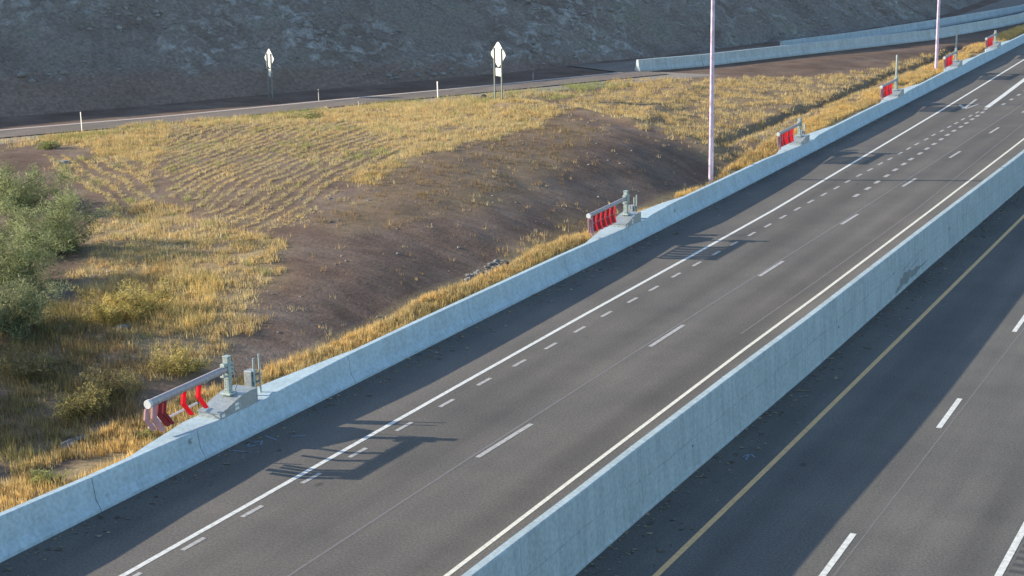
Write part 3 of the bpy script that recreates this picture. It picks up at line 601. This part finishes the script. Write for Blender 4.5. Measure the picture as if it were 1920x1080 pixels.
def on_wall(y, z, e=0.004):
    x = xm(y); zt = mz(y); t = (z-0.09)/(zt-0.12)
    return (x-0.10*max(0, min(1, t))+e, y, z)
def wall_patch(name, pts, m, e=0.004):
    b = MB(); v = [on_wall(y, z, e) for y, z in pts]; b.add(v, [tuple(range(len(v)))]); o = b.build(name, m, mw)
    if o.data.polygons[0].normal.x < 0: o.data.flip_normals()
for a, c in zip(MJ[2:-3], MJ[3:-2]):
    b = MB(); n = 8; v = []
    for k in range(n+1):
        y = a+0.05+(c-a-0.1)*k/n; zz = 0.93+0.02*math.sin(y*1.7); v += [on_wall(y, zz), on_wall(y, zz+0.018)]
    b.add(v, [(2*k, 2*k+2, 2*k+3, 2*k+1) for k in range(n)]); b.build('form_line', M['form_line'], mw)
wall_patch('scraped_patch', [(62.9, 0.10), (63.2, 0.28), (63.5, 0.30), (63.7, 0.55), (64.0, 0.48), (64.3, 0.66), (64.8, 0.56), (65.1, 0.60), (65.6, 0.44), (66.3, 0.47), (66.9, 0.36), (68.2, 0.36), (67.5, 0.28), (66.6, 0.27), (66.0, 0.16), (65.2, 0.22), (64.7, 0.12), (64.1, 0.20), (63.6, 0.10)], M['stain'])
for k in range(3):
    y0 = 63.6+random.random()*3; z0 = 0.55+random.random()*0.35; Lk = 0.8+random.random()*1.8
    wall_patch('scuff_mark', [(y0, z0), (y0+Lk*0.5, z0+0.03), (y0+Lk, z0+0.10), (y0+Lk, z0+0.13), (y0+Lk*0.5, z0+0.055)], M['stain'], 0.006)
for y, z in ((41.4, 0.75), (55.2, 0.7), (62.7, 0.95), (72, 0.9)):
    p = on_wall(y, z, -0.02); q = on_wall(y, z, 0.02); MB().tube(p, q, 0.035, n=10).build('form_tie_hole', M['stain'], mw)

def f_barrier(name, pts, hgt, label, m, seg=6.0):
    P, s = resample(pts, seg); P = np.vstack([P, np.array(pts[-1])[None]])
    e = empty(name, tuple(P[0])); tag(e, label, 'barrier')
    prof = [(-0.30, -0.1), (-0.30, 0.08), (-0.17, 0.30), (-0.10, hgt), (0.10, hgt), (0.17, 0.30), (0.30, 0.08), (0.30, -0.1)]
    for i in range(len(P)-1):
        a, c = Vector(P[i]), Vector(P[i+1]); t = (c-a); t.z = 0; t.normalize(); nn = Vector((-t.y, t.x, 0)); d = (c-a).normalized()
        b = MB(); v = []
        for p in (a+d*0.01, c-d*0.01):
            for u, z in prof: v.append(tuple(p+nn*u+Vector((0, 0, z))-Vector(P[0])))
        n = 8; f = [(k, (k+1) % n, n+(k+1) % n, n+k) for k in range(n)]+[tuple(range(n)), tuple(range(n, 2*n))]
        b.add(v, f); b.build('barrier_panel', m, e)
    return e
i0 = 7
f_barrier('roadside_barrier', [(p[0], p[1], p[2]) for p in LINE[i0:]], 0.80, 'pale concrete barrier with a blunt lit end beside the upper road', M['concrete_upper'])
f_barrier('roadside_barrier', [tuple(p) for p in BLINE]+[(-32.0, 230, 0.8)], 0.62, 'far concrete barrier behind the upper road at the hillside foot', M['concrete_upper'])

# ------------------------------------------------------------------ swing gates
def chevron(b, y, wd, x0, x1, zt=-0.10, drop=0.72, lean=0.27, kn=-0.06):
    zm = zt-0.31*drop/0.72; zb = zt-drop
    prof = [(y-wd/2, zt), (y+wd/2, zt), (y+wd/2+kn, zm), (y+wd/2+lean, zb), (y-wd/2+lean, zb), (y-wd/2+kn, zm)]
    return b.prism(prof, 'x', x0, x1)
def gate(kind, mast=False):
    g = empty('swing_gate')
    c = MB(); c.prism([(-1.0, 0), (0.78, 0), (0.78, 0.40), (0.45, 0.43), (0.05, 0.40), (-0.35, 0.31), (-0.75, 0.20), (-1.0, 0.17)], 'x', -0.32, 0.415)
    cab = c.build('cabinet', M['steel_box'], g)
    MB().prism([(-1.03, 0.172), (-0.75, 0.205), (-0.35, 0.315), (0.05, 0.405), (0.45, 0.435), (0.80, 0.405), (0.80, 0.42), (0.45, 0.45), (0.05, 0.42), (-0.35, 0.33), (-0.75, 0.22), (-1.03, 0.187)], 'x', -0.335, 0.43).build('lid', M['steel_box'], cab)
    MB().box(0.416, 0.421, -0.93, -0.78, 0.04, 0.13).build('label_plate', M['label_white'], cab)
    MB().box(0.416, 0.421, -0.30, -0.12, 0.19, 0.27).build('vent', M['label_white'], cab)
    MB().box(0.416, 0.421, -0.30, -0.12, 0.07, 0.15).build('vent', M['label_white'], cab)
    MB().box(-0.17, 0.17, -0.17, 0.17, 0.41, 0.47, 0.012).build('base_plate', M['galv'], g)
    post = MB().box(-0.085, 0.085, -0.085, 0.085, 0.46, 1.50, 0.01).build('post', M['galv'], g)
    hb = MB()
    for k in range(5):
        for xx in (-0.04, 0.04): hb.tube((xx, -0.086, 0.53+0.085*k), (xx, -0.090, 0.53+0.085*k), 0.012, n=8)
        for yy in (-0.04, 0.04): hb.tube((0.086, yy, 0.53+0.085*k), (0.090, yy, 0.53+0.085*k), 0.012, n=8)
    hb.build('bolt_holes', M['bolt'], post)['kind'] = 'stuff'
    MB().box(-0.10, 0.10, -0.10, 0.10, 1.495, 1.52, 0.008).build('post_cap', M['galv'], post)
    MB().box(-0.12, 0.12, -0.10, 0.16, 0.96, 1.32, 0.015).build('hinge_sleeve', M['galv'], g)
    MB().box(-0.06, 0.10, -0.26, -0.09, 1.24, 1.34, 0.015).tube((0.02, -0.20, 0.95), (0.02, -0.20, 1.36), 0.035, n=10).build('hinge_bracket', M['galv'], g)
    MB().box(-0.05, 0.09, -0.30, -0.09, 0.955, 1.0, 0.01).build('hinge_bracket', M['galv'], g)
    AL = -3.45 if kind == 0 else -4.1
    ZA = 1.13
    arm = MB().tube((0.0, -0.12, ZA+0.03), (0.0, AL, ZA), 0.105 if kind == 0 else 0.09, n=14).build('arm', M['galv_arm'], g)
    MB().tube((0, AL+0.05, ZA), (0, AL-0.045, ZA), 0.118 if kind == 0 else 0.108, n=16).build('end_cap', M['cap_grey'], arm)
    for k in (0.3, 0.62, 0.9): MB().tube((0, AL*k+0.03, ZA), (0, AL*k-0.03, ZA), 0.111 if kind == 0 else 0.097, n=14).build('clamp_band', M['galv'], arm)
    if kind == 0:
        for y, m in ((-1.32, 'red'), (-1.98, 'red'), (-2.82, 'red_dark'), (-3.0, 'red_dark')):
            chevron(MB(), y, 0.13, -0.03, 0.05, ZA-0.09).build('chevron_bar', M[m], g)
        chevron(MB(), -3.20, 0.20, -0.045, 0.02, ZA-0.09, 0.80).build('chevron_panel', M['mauve'], g)
        chevron(MB(), -3.47, 0.16, -0.075, -0.02, ZA-0.12, 0.66, 0.23).build('chevron_panel', M['mauve'], g)
        MB().tube((-0.42, -0.9, 0.36), (-0.42, -3.0, 0.30), 0.03, n=8).tube((-0.42, -2.55, 0.32), (-0.42, -2.60, 0.62), 0.03, n=8).build('guide_rail', M['label_white'], g)
    else:
        for k in range(5):
            y = -1.32-0.50*k
            chevron(MB(), y-0.20, 0.27, -0.02, 0.01, ZA-0.09, 0.72, 0.10, -0.09).build('chevron_panel', M['red_dark' if (kind == 1 or k in (1, 3, 4)) else 'red'], g)
            chevron(MB(), y, 0.085, -0.025, 0.05, ZA-0.09, 0.76, 0.10, -0.09).build('chevron_bar', M['pink'], g)
        chevron(MB(), -3.86, 0.16, -0.03, 0.06, ZA-0.10, 0.84, 0.10, 0.03).build('chevron_bar', M['mauve'], g)
        chevron(MB(), -4.02, 0.14, -0.07, -0.02, ZA-0.16, 0.62, 0.06, 0.02).build('chevron_panel', M['mauve'], g)
        for zz in (0.43, 0.85): MB().box(-0.012, 0.02, -3.7, -1.15, ZA-zz, ZA-zz+0.03).build('tie_bar', M['mauve'], g)
    cb_ = MB(); pts = [(0.05, 0.11, 1.25), (0.09, 0.30, 0.95), (0.06, 0.34, 0.65), (0.0, 0.30, 0.44)]
    for p, q in zip(pts[:-1], pts[1:]): cb_.tube(p, q, 0.014, n=6)
    cb_.build('cable', M['bolt'], g)
    for zz in (1.03, 1.14, 1.25):
        MB().tube((0.12, 0.06, zz), (0.138, 0.06, zz), 0.02, n=6).build('bolt', M['bolt'], g)
    if mast: MB().tube((0, 0.02, 1.51), (0, 0.02, 2.95), 0.07, n=10).build('upright_mast', M['galv'], g)
    return g
LBL = ['nearest swing gate with four loose red chevron bars under its arm',
       'second swing gate from the front, dark red chevron panels below a bluish arm',
       'third swing gate from the front, beyond the near light pole, bright red panels',
       'swing gate with a tall upright mast, standing left of the far light pole',
       'swing gate with a tall upright mast, just right of the far light pole',
       'farthest swing gate, small red panels near the top right corner']
g0 = gate(0); g1 = gate(1); g2 = gate(2); g3 = gate(2, True)
gl = [g0, g1, g2, g3, copy_tree(g3), copy_tree(g2)]
SCL = [1.0, 0.93, 0.90, 0.90, 0.90, 0.88]
for o, y, lab, s in zip(gl, GATES, LBL, SCL):
    o.location = (xb(y)-0.22-0.43*s, y, topz(y)-0.004); o.scale = (s, s, s); tag(o, lab, 'gate', 'swing gates on the left barrier')
# control boxes on two pipes beside the gates
def control_box():
    e = empty('control_box')
    MB().box(-0.13, 0.13, -0.16, 0.12, 0.28, 0.74, 0.012).build('housing', M['steel_box'], e)
    for x, y, h in ((0.17, -0.08, 1.12), (0.17, 0.20, 1.18)):
        MB().tube((x, y, -0.25), (x, y, h), 0.032, n=10).build('pipe', M['galv'], e)
    for zz in (0.36, 0.58): MB().box(0.13, 0.16, -0.14, 0.24, zz, zz+0.045).build('bracket', M['bolt'], e)
    return e
cb = control_box()
for i, (y, s, lab) in enumerate(((37.75, 1.0, 'grey control box on two pipes behind the nearest gate'), (65.3, 0.95, 'small grey control box on two pipes behind the second gate'), (89.3, 0.85, 'tiny grey control box behind the third gate'))):
    o = cb if i == 0 else copy_tree(cb)
    zt = topz(y); o.location = (xb(y)-0.22-0.62, y, zt-0.02 if i == 0 else zt-0.1); o.scale = (s, s, s); tag(o, lab, 'control box', 'control boxes beside the gates')

# ------------------------------------------------------------------ light poles
def light_pole(loc, h, label):
    e = empty('light_pole', loc)
    MB().box(-0.24, 0.24, -0.24, 0.24, -0.4, 0.05, 0.02).build('footing', M['concrete_upper'], e)
    MB().box(-0.19, 0.19, -0.19, 0.19, 0.05, 0.08, 0.01).build('base_plate', M['galv'], e)
    MB().tube((0, 0, 0.08), (0, 0, h), 0.125, 0.075, n=20).build('shaft', M['pole'], e)
    arm = MB().tube((0, 0, h-0.5), (1.2, 0, h+0.2), 0.05, n=10).tube((1.2, 0, h+0.2), (2.4, 0, h+0.35), 0.045, n=10).build('mast_arm', M['pole'], e)
    MB().box(2.3, 3.0, -0.15, 0.15, h+0.27, h+0.42, 0.04).build('lamp_head', M['grey_plastic'], arm)
    tag(e, label, 'light pole', 'tall light poles behind the barrier'); return e
light_pole((-28.9, 79.0, 0.76), 13.5, 'tall pale light pole behind the barrier between the second and third gates')
light_pole((-28.55, 126.3, 1.15), 12.5, 'far slim light pole behind the barrier near the top right')

# ------------------------------------------------------------------ signs seen from behind, delineators
def hz(x, y): return float(height([(x, y)])[0])
def sign(loc, ang, diag, top, pw, label):
    e = empty('road_sign', loc, ang)      # local +Y is the side we see
    s = diag/2; cz = top-s; r = 0.16*s
    def dia(u):
        pts = []
        for k in range(4):
            a = math.pi/2*k; cx, czz = math.cos(a)*(s-r*1.414), math.sin(a)*(s-r*1.414)
            for j in (-1, 0, 1): pts.append((cx+r*math.cos(a+j*math.pi/4), czz+r*math.sin(a+j*math.pi/4)))
        return pts
    b = MB(); b.prism([(x, cz+z) for x, z in dia(0)], 'y', -0.006, 0.006); b.build('diamond_panel', M['sign_back'], e)
    MB().box(-0.36*s*1.25, 0.36*s*1.25, -0.006, 0.006, cz-s-0.50, cz-s-0.02, 0.004).build('plaque', M['sign_back'], e)
    for x in (-pw/2, pw/2): MB().box(x-0.035, x+0.035, 0.012, 0.075, -0.4, cz+s*0.48).build('post', M['post_dark'], e)
    tag(e, label, 'sign', 'diamond signs beside the upper road'); return e
ang = math.atan2(-0.885, -0.46)-math.pi/2
x, y = PT['sign2']; sign((x, y, hz(x, y)), ang, 1.62, 3.62, 0.75, 'lit diamond road sign with plaque seen from behind on the mound crest')
x, y = PT['sign1'][0]*1.013, PT['sign1'][1]*1.013; sign((x, y, hz(x, y)), ang, 1.30, 3.15, 0.52, 'half-shaded diamond road sign with plaque beyond the upper road, at the hillside foot')
def delineator(x, y, h, m, label, wd=0.10):
    e = empty('delineator_post', (x, y, hz(x, y)), ang)
    MB().box(-wd/2, wd/2, -0.012, 0.012, -0.2, h, 0.006).build('post', M[m], e)
    MB().box(-wd/2+0.012, wd/2-0.012, 0.013, 0.018, h-0.22, h-0.05).build('reflector', M['black_plastic' if m != 'white_plastic' else 'label_white'], e)
    tag(e, label, 'delineator', 'delineator posts along the upper road')
delineator(*PT['del152'], 1.12, 'white_plastic', 'leftmost white delineator post beside the upper road')
delineator(*PT['del820'], 1.06, 'white_plastic', 'white delineator post just left of the lit diamond sign', 0.11)
delineator(*PT['del673'], 0.74, 'grey_plastic', 'low grey delineator post on the near verge between the two signs', 0.07)
delineator(PT['del597'][0]-.4, PT['del597'][1]+.6, 0.75, 'grey_plastic', 'small dark delineator post beyond the road right of the shaded sign', 0.09)
delineator(PT['del1000'][0]-.3, PT['del1000'][1]+.6, 0.70, 'grey_plastic', 'small dark delineator post beyond the road right of the lit sign', 0.09)
e = MB(); e.prism([(-0.13, 0), (0.13, 0), (0.15, 0.12), (0.09, 0.22), (-0.05, 0.24), (-0.14, 0.13)], 'y', -0.1, 0.1)
o = e.build('drain_marker', M['black_plastic'], None, (*PT['dot'], hz(*PT['dot']))); tag(o, 'small black marker lump on the mound left of the lit sign posts', 'marker')
rg = np.random.default_rng(9)

# ------------------------------------------------------------------ grass (uncountable: one object per kind)
PAL = {'straw': [(0.48, 0.41, 0.25), (0.42, 0.37, 0.23), (0.52, 0.42, 0.22)], 'bright': [(0.66, 0.46, 0.18), (0.58, 0.40, 0.15), (0.70, 0.52, 0.24)], 'gold': [(0.57, 0.41, 0.18), (0.60, 0.47, 0.22), (0.46, 0.32, 0.14), (0.52, 0.43, 0.22)], 'pale': [(0.58, 0.48, 0.26), (0.49, 0.42, 0.23), (0.61, 0.48, 0.24), (0.57, 0.40, 0.18)],
       'brown': [(0.26, 0.18, 0.09), (0.33, 0.24, 0.12), (0.22, 0.17, 0.09)], 'olive': [(0.22, 0.20, 0.085), (0.30, 0.25, 0.10), (0.17, 0.16, 0.075)],
       'yellow': [(0.64, 0.49, 0.19), (0.55, 0.43, 0.17), (0.67, 0.49, 0.20)], 'green': [(0.26, 0.30, 0.10), (0.34, 0.34, 0.12)]}
def tufts(name, pos, h, blades, bw, pal, label, seed, spread=0.10, lean=0.5, pal2=None, pfreq=0.3):
    g = np.random.default_rng(seed); n = len(pos); nb = n*blades
    hh = np.repeat(h*(0.45+0.9*g.random(n)), blades)*(0.6+0.6*g.random(nb))
    base = np.repeat(pos, blades, 0)+np.column_stack([g.normal(0, spread, nb), g.normal(0, spread, nb), np.full(nb, -0.02)])
    a = g.random(nb)*2*np.pi; ln = lean*g.random(nb)*hh; tip = base+np.column_stack([np.cos(a)*ln, np.sin(a)*ln, hh])
    a2 = g.random(nb)*2*np.pi; w2 = bw*(0.6+0.8*g.random(nb)); sd = np.column_stack([np.cos(a2)*w2, np.sin(a2)*w2, np.zeros(nb)])
    V = np.stack([base-sd, base+sd, tip], 1).reshape(-1, 3)
    p = np.array(PAL[pal]); c = p[g.integers(0, len(p), n)]
    if pal2:
        p2 = np.array(PAL[pal2]); m = (vnoise(pos[:, 0]*pfreq, pos[:, 1]*pfreq, seed)+0.55*(g.random(n)-0.5) > 0.52)[:, None]; c = np.where(m, p2[g.integers(0, len(p2), n)], c)
    c = np.repeat(c*(0.75+0.5*g.random((n, 1))), blades, 0)*(0.8+0.4*g.random((nb, 1)))
    return tag(link(name, np_mesh(name, V, np.arange(3*nb).reshape(-1, 3), M['grass'], np.repeat(c, 3, 0))), label, 'grass', kind='stuff')
def scatter(poly, dens, seed, keep=None, jit=1.2):
    g = np.random.default_rng(seed); P = np.array(poly); x0, y0 = P.min(0)-1.5; x1, y1 = P.max(0)+1.5
    n = int((x1-x0)*(y1-y0)*dens); x = x0+(x1-x0)*g.random(n); y = y0+(y1-y0)*g.random(n)
    wx = x+jit*2*fbm(x*0.5, y*0.5, 71); wy = y+jit*2*fbm(x*0.5, y*0.5, 73)
    m = inpoly(wx, wy, poly)
    if keep is not None: m &= keep(x, y, g)
    m &= x < -27.75
    q = np.column_stack([x[m], y[m]])
    return np.column_stack([q, height(q)]) if len(q) else np.zeros((0, 3))
rows_p, rows2_p = POLY['rows'], POLY['rows2']
def in_rows(x, y): return inpoly(x, y, rows_p) | inpoly(x, y, rows2_p)
clump = lambda fr, th, s: (lambda x, y, g: (vnoise(x*fr, y*fr, s)*0.6+vnoise(x*fr*2.7, y*fr*2.7, s+1)*0.4 > th+0.25*(g.random(len(x))-0.5)))
tufts('dry_grass', scatter(POLY['gold'], 44, 101, lambda x, y, g: clump(1.5, 0.46, 5)(x, y, g) & ~(in_rows(x, y) & (g.random(len(x)) < 0.95))), 0.20, 10, 0.013, 'gold', 'golden dry grass covering the mound above the cut slope', 1, 0.11, 0.55, 'pale', 0.22)
# pale mown rows: tyre-track rows along the mound
tufts('mown_grass', np.vstack([
    scatter(rows_p, 75, 103, lambda x, y, g: np.sin((x+0.20*y+2.2*fbm(x*0.16, y*0.16, 81))*2*np.pi/0.66) > 0.30+0.7*(vnoise(x*0.8, y*0.35, 91)-0.5)+0.6*(g.random(len(x))-0.5), 0.6),
    scatter(rows2_p, 75, 104, lambda x, y, g: np.sin((0.6*x+0.8*y+1.2*fbm(x*0.3, y*0.3, 83))*2*np.pi/0.78) > 0.30+0.7*(vnoise(x*0.8, y*0.8, 93)-0.5)+0.6*(g.random(len(x))-0.5), 0.6)]),
    0.11, 8, 0.014, 'straw', 'pale straw lying in rows of tracks on the mound', 2, 0.045, 1.3, 'pale', 0.4)
tufts('sparse_grass', scatter(POLY['sparse'], 13, 105, clump(1.3, 0.50, 9)), 0.17, 7, 0.011, 'brown', 'thin brown grass on the upper cut slope', 3, 0.08, 0.5)
tufts('verge_grass', scatter(POLY['right'], 26, 106, clump(1.5, 0.52, 13)), 0.21, 8, 0.014, 'gold', 'yellow grass on the verge behind the far gates', 4, 0.11, 0.5, 'pale', 0.4)
tufts('roadside_grass', scatter(POLY['verge'], 18, 107, clump(0.7, 0.42, 15)), 0.24, 8, 0.012, 'pale', 'pale green-yellow weeds along the upper road verge', 5, 0.1, 0.6, 'green', 0.3)
tufts('brush_grass', scatter(POLY['brush'], 28, 108, clump(0.9, 0.34, 17)), 0.34, 10, 0.012, 'olive', 'dull olive brush on the shaded lower left bank', 6, 0.13, 0.6, 'brown', 0.4)
tufts('tall_grass', scatter(POLY['yellowish'], 24, 109, clump(0.9, 0.30, 19)), 0.38, 14, 0.011, 'yellow', 'tall bright yellow grass clump on the left bank', 7, 0.15, 0.6, 'gold', 0.4)
tufts('foot_grass', scatter(POLY['foot'], 14, 110, clump(0.8, 0.4, 20)), 0.25, 8, 0.012, 'gold', 'orange dry weeds at the foot of the cut slope near the second gate', 8, 0.1, 0.5, 'brown', 0.6)
tufts('mound_weeds', np.vstack([scatter(rows_p, 1.6, 121, clump(0.5, 0.5, 33)), scatter(rows2_p, 3.0, 122, clump(0.5, 0.45, 34)), scatter(POLY['gold'], 2.0, 123, clump(0.4, 0.5, 35))]), 0.26, 14, 0.012, 'pale', 'low weeds dotted between the grass rows of the mound', 12, 0.12, 0.9, 'green', 0.5)
# strip right behind the barrier
def strip_pts(seed, n):
    g = np.random.default_rng(seed); y = 18+152*g.random(n)**1.0; wd = np.interp(y, [18, 36, 44, 60, 70, 80, 110, 170], [2.6, 2.0, 0.9, 0.75, 0.6, 1.0, 1.6, 1.2])
    x = -27.78+0*y-wd*g.random(n)**0.9-0.2*vnoise(y*0.8, y*0, 3)
    xo = np.array([xb(v)-0.30-topw(v) for v in y]); x = np.minimum(x, xo-0.04)
    m = vnoise(x*1.3, y*0.7, 55) > 0.24
    q = np.column_stack([x, y])[m]; return np.column_stack([q, height(q)])
tufts('barrier_grass', strip_pts(111, 19000), 0.25, 9, 0.013, 'bright', 'golden grass strip growing tight behind the left barrier', 9, 0.06, 0.35, 'gold', 0.7)
bare = np.random.default_rng(5); n = 750
x = -46+18*bare.random(n); y = 34+62*bare.random(n); q = np.column_stack([x, y]); q = q[x < -28.9]
tufts('scattered_weeds', np.column_stack([q, height(q)]), 0.20, 7, 0.011, 'brown', 'scattered dry weeds dotting the bare cut slope', 10, 0.07, 0.7, 'pale', 0.7)
# stones
g = np.random.default_rng(15)
q = np.column_stack([-40+11.5*g.random(650), 33+62*g.random(650)]); rocks('slope_stones', np.column_stack([q, height(q)]), 0.012, 0.09, M['slope_rock'], 'small stones strewn over the bare cut slope', 16, 3.0)
rp = scatter(POLY['riprap'], 60, 112, None, 0.3); rocks('gravel_patch', rp+np.array([0, 0, 0.02]), 0.05, 0.14, M['gravel'], 'dark grey gravel patch at the slope foot behind the barrier', 17, 1.0)
def boulder(x, y, s, m, label, seed):
    g = random.Random(seed); bm = bmesh.new(); bmesh.ops.create_icosphere(bm, subdivisions=2, radius=1)
    for v in bm.verts: v.co = v.co*(0.75+0.4*g.random()); v.co.z *= 0.55; v.co.x *= 1.5
    bmesh.ops.scale(bm, vec=(s, s, s), verts=bm.verts); me = bpy.data.meshes.new('boulder'); bm.to_mesh(me); bm.free(); me.materials.append(M[m])
    o = link('boulder', me, None, (x, y, hz(x, y)+0.2*s)); o.rotation_euler.z = g.random()*3; tag(o, label, 'rock'); return o
boulder(*PT['rock'], 0.22, 'rock', 'pale flat stone on the striped grass below the leftmost delineator', 1)
boulder(*PT['y4'], 0.20, 'rock', 'grey stone half hidden at the foot of the yellow grass clump', 2)
boulder(*PT['rk1'], 0.22, 'gravel', 'larger grey rock at the top of the lower left grass strip', 3)
boulder(*PT['rk2'], 0.15, 'gravel', 'smaller grey rock beside the larger one on the lower left strip', 4)

# ------------------------------------------------------------------ shrubs
def shrub(name, x, y, h, r, cols, nleaf, label, seed, leaf=0.06, cat='shrub', airy=0.5, group=None, zoff=0.0):
    g = np.random.default_rng(seed); z0 = hz(x, y)+zoff
    e = empty(name, (x, y, z0)); tag(e, label, cat, group)
    ends = []; st = MB()
    nb = 9
    for k in range(nb):
        a = 2*np.pi*(k+g.random())/nb; el = 0.5+0.75*g.random(); L = h*(0.6+0.35*g.random())
        d = np.array([math.cos(a)*math.cos(el)*r/h*1.3, math.sin(a)*math.cos(el)*r/h*1.3, math.sin(el)]); p = np.array([0, 0, -0.1]); pts = [p]
        for j in range(3):
            d2 = d+g.normal(0, 0.18, 3); p = p+d2*L/3; pts.append(p)
        for j in range(3): st.tube(pts[j], pts[j+1], 0.035*h/2*(1-0.28*j), 0.035*h/2*(0.72-0.28*j), n=5, cap=False)
        for j in range(1, 4):
            for t in range(4):
                q = pts[j]+g.normal(0, 0.24*r, 3)*np.array([1, 1, 0.7]); q[2] = max(q[2], 0.08*h); st.tube(pts[j], q, 0.012, 0.005, n=4, cap=False); ends.append((pts[j], q))
    st.build('stems', M['bark'], e)
    ne = len(ends); pick = g.integers(0, ne, nleaf); A = np.array([a for a, _ in ends])[pick]; B = np.array([b for _, b in ends])[pick]
    t = 0.35+0.8*g.random((nleaf, 1)); c = A+(B-A)*t+g.normal(0, 0.055*r*(1+airy), (nleaf, 3)); c[:, 2] = np.maximum(c[:, 2], 0.03)
    u = g.normal(size=(nleaf, 3)); u /= np.linalg.norm(u, axis=1)[:, None]; v = g.normal(size=(nleaf, 3)); v -= (v*u).sum(1)[:, None]*u; v /= np.linalg.norm(v, axis=1)[:, None]
    u[:, 2] = np.abs(u[:, 2])
    s = leaf*(0.5+g.random((nleaf, 1)))
    V = np.stack([c-v*s*0.24, c+v*s*0.24, c+u*s*2.3], 1).reshape(-1, 3)
    P = np.array(cols); branch_tint = 0.5+0.9*g.random(ne)
    cc = P[g.integers(0, len(P), nleaf)]*(branch_tint[pick][:, None])*(0.8+0.4*g.random((nleaf, 1)))
    link('foliage', np_mesh('foliage', V, np.arange(3*nleaf).reshape(-1, 3), M['leaf'], np.repeat(cc, 3, 0)), e)
    return e
GREEN = [(0.29, 0.32, 0.15), (0.36, 0.37, 0.18), (0.23, 0.27, 0.13)]
DGREEN = [(0.21, 0.24, 0.13), (0.25, 0.27, 0.14)]
STRAW = [(0.50, 0.41, 0.13), (0.42, 0.35, 0.12), (0.56, 0.45, 0.16)]
OLIVE = [(0.20, 0.18, 0.08), (0.26, 0.22, 0.10), (0.16, 0.145, 0.07)]
G1 = 'green shrubs on the left bank'; G2 = 'dry bushes on the left bank'
shrub('desert_shrub', *PT['s1'], 2.3, 1.8, GREEN, 13000, 'green shrub at the left edge below the upper road, highest on the bank', 21, group=G1)
shrub('desert_shrub', *PT['s2'], 3.2, 1.9, GREEN, 18000, 'tallest pale green shrub with a spreading crown on the left bank', 22, group=G1)
shrub('desert_shrub', *PT['s3'], 2.6, 1.8, GREEN, 15000, 'green shrub at the left edge just below the tallest shrub', 23, group=G1)
shrub('desert_shrub', *PT['s4'], 2.0, 1.6, DGREEN, 12000, 'dark green shrub at the left edge above the shaded brush', 24, group=G1)
shrub('dry_bush', *PT['y3'], 1.0, 1.0, STRAW, 6000, 'bright yellow dry bush at the left end of the tall grass clump', 25, cat='bush', leaf=0.045, group=G2)
shrub('dry_bush', *PT['y1'], 1.0, 1.2, STRAW, 7000, 'broad yellow dry bush in the middle of the tall grass clump', 26, cat='bush', leaf=0.045, group=G2)
shrub('dry_bush', *PT['y5'], 0.8, 0.8, STRAW, 4500, 'yellow dry bush low on the bank above the nearest gate arm', 27, cat='bush', leaf=0.04, group=G2)
shrub('dry_bush', *PT['b1'], 0.8, 0.9, OLIVE+STRAW, 5000, 'straggly olive bush above the rocks of the lower left strip', 28, cat='bush', leaf=0.04, group=G2)
shrub('dry_bush', *PT['b2'], 0.9, 1.1, OLIVE, 6000, 'dull olive bush in the shaded brush near the left edge', 29, cat='bush', leaf=0.04, group=G2)
shrub('dry_bush', *PT['bl1'], 0.8, 0.9, OLIVE, 5000, 'dull olive bush in the shaded brush below the yellow clump', 30, cat='bush', leaf=0.04, group=G2)
shrub('weed_clump', -28.75, 30.3, 0.42, 0.5, [(0.40, 0.40, 0.15), (0.32, 0.34, 0.12)], 3000, 'pale green weed clump in the golden strip at the lower left', 31, cat='weed', leaf=0.035)
shrub('weed_clump', -28.6, 34.2, 0.34, 0.3, [(0.30, 0.32, 0.12), (0.24, 0.27, 0.10)], 1600, 'small green weed clump under the nearest gate arm', 32, cat='weed', leaf=0.03)
shrub('weed_clump', *PT['t90'], 0.5, 0.7, [(0.34, 0.36, 0.13), (0.27, 0.30, 0.11)], 2500, 'light green weed clump on the verge right of the leftmost shrub', 33, cat='weed', leaf=0.035)
shrub('weed_clump', *PT['tree'], 0.5, 0.8, [(0.34, 0.35, 0.14), (0.40, 0.39, 0.17)], 2500, 'light green weed clump near the middle of the mound crest', 34, cat='weed', leaf=0.035)
shrub('desert_tree', -41.5, 35.5, 4.0, 2.4, DGREEN, 12000, 'bushy green tree just outside the left edge that shades the lower bank', 35, cat='tree', group=G1, leaf=0.10)
shrub('desert_tree', -39.3, 31.6, 3.8, 2.3, DGREEN, 12000, 'low green tree just outside the lower left edge, shading the bank', 36, cat='tree', group=G1, leaf=0.10)
shrub('desert_tree', -37.0, 28.0, 3.4, 2.2, DGREEN, 12000, 'green tree outside the bottom left corner', 37, cat='tree', group=G1, leaf=0.10)
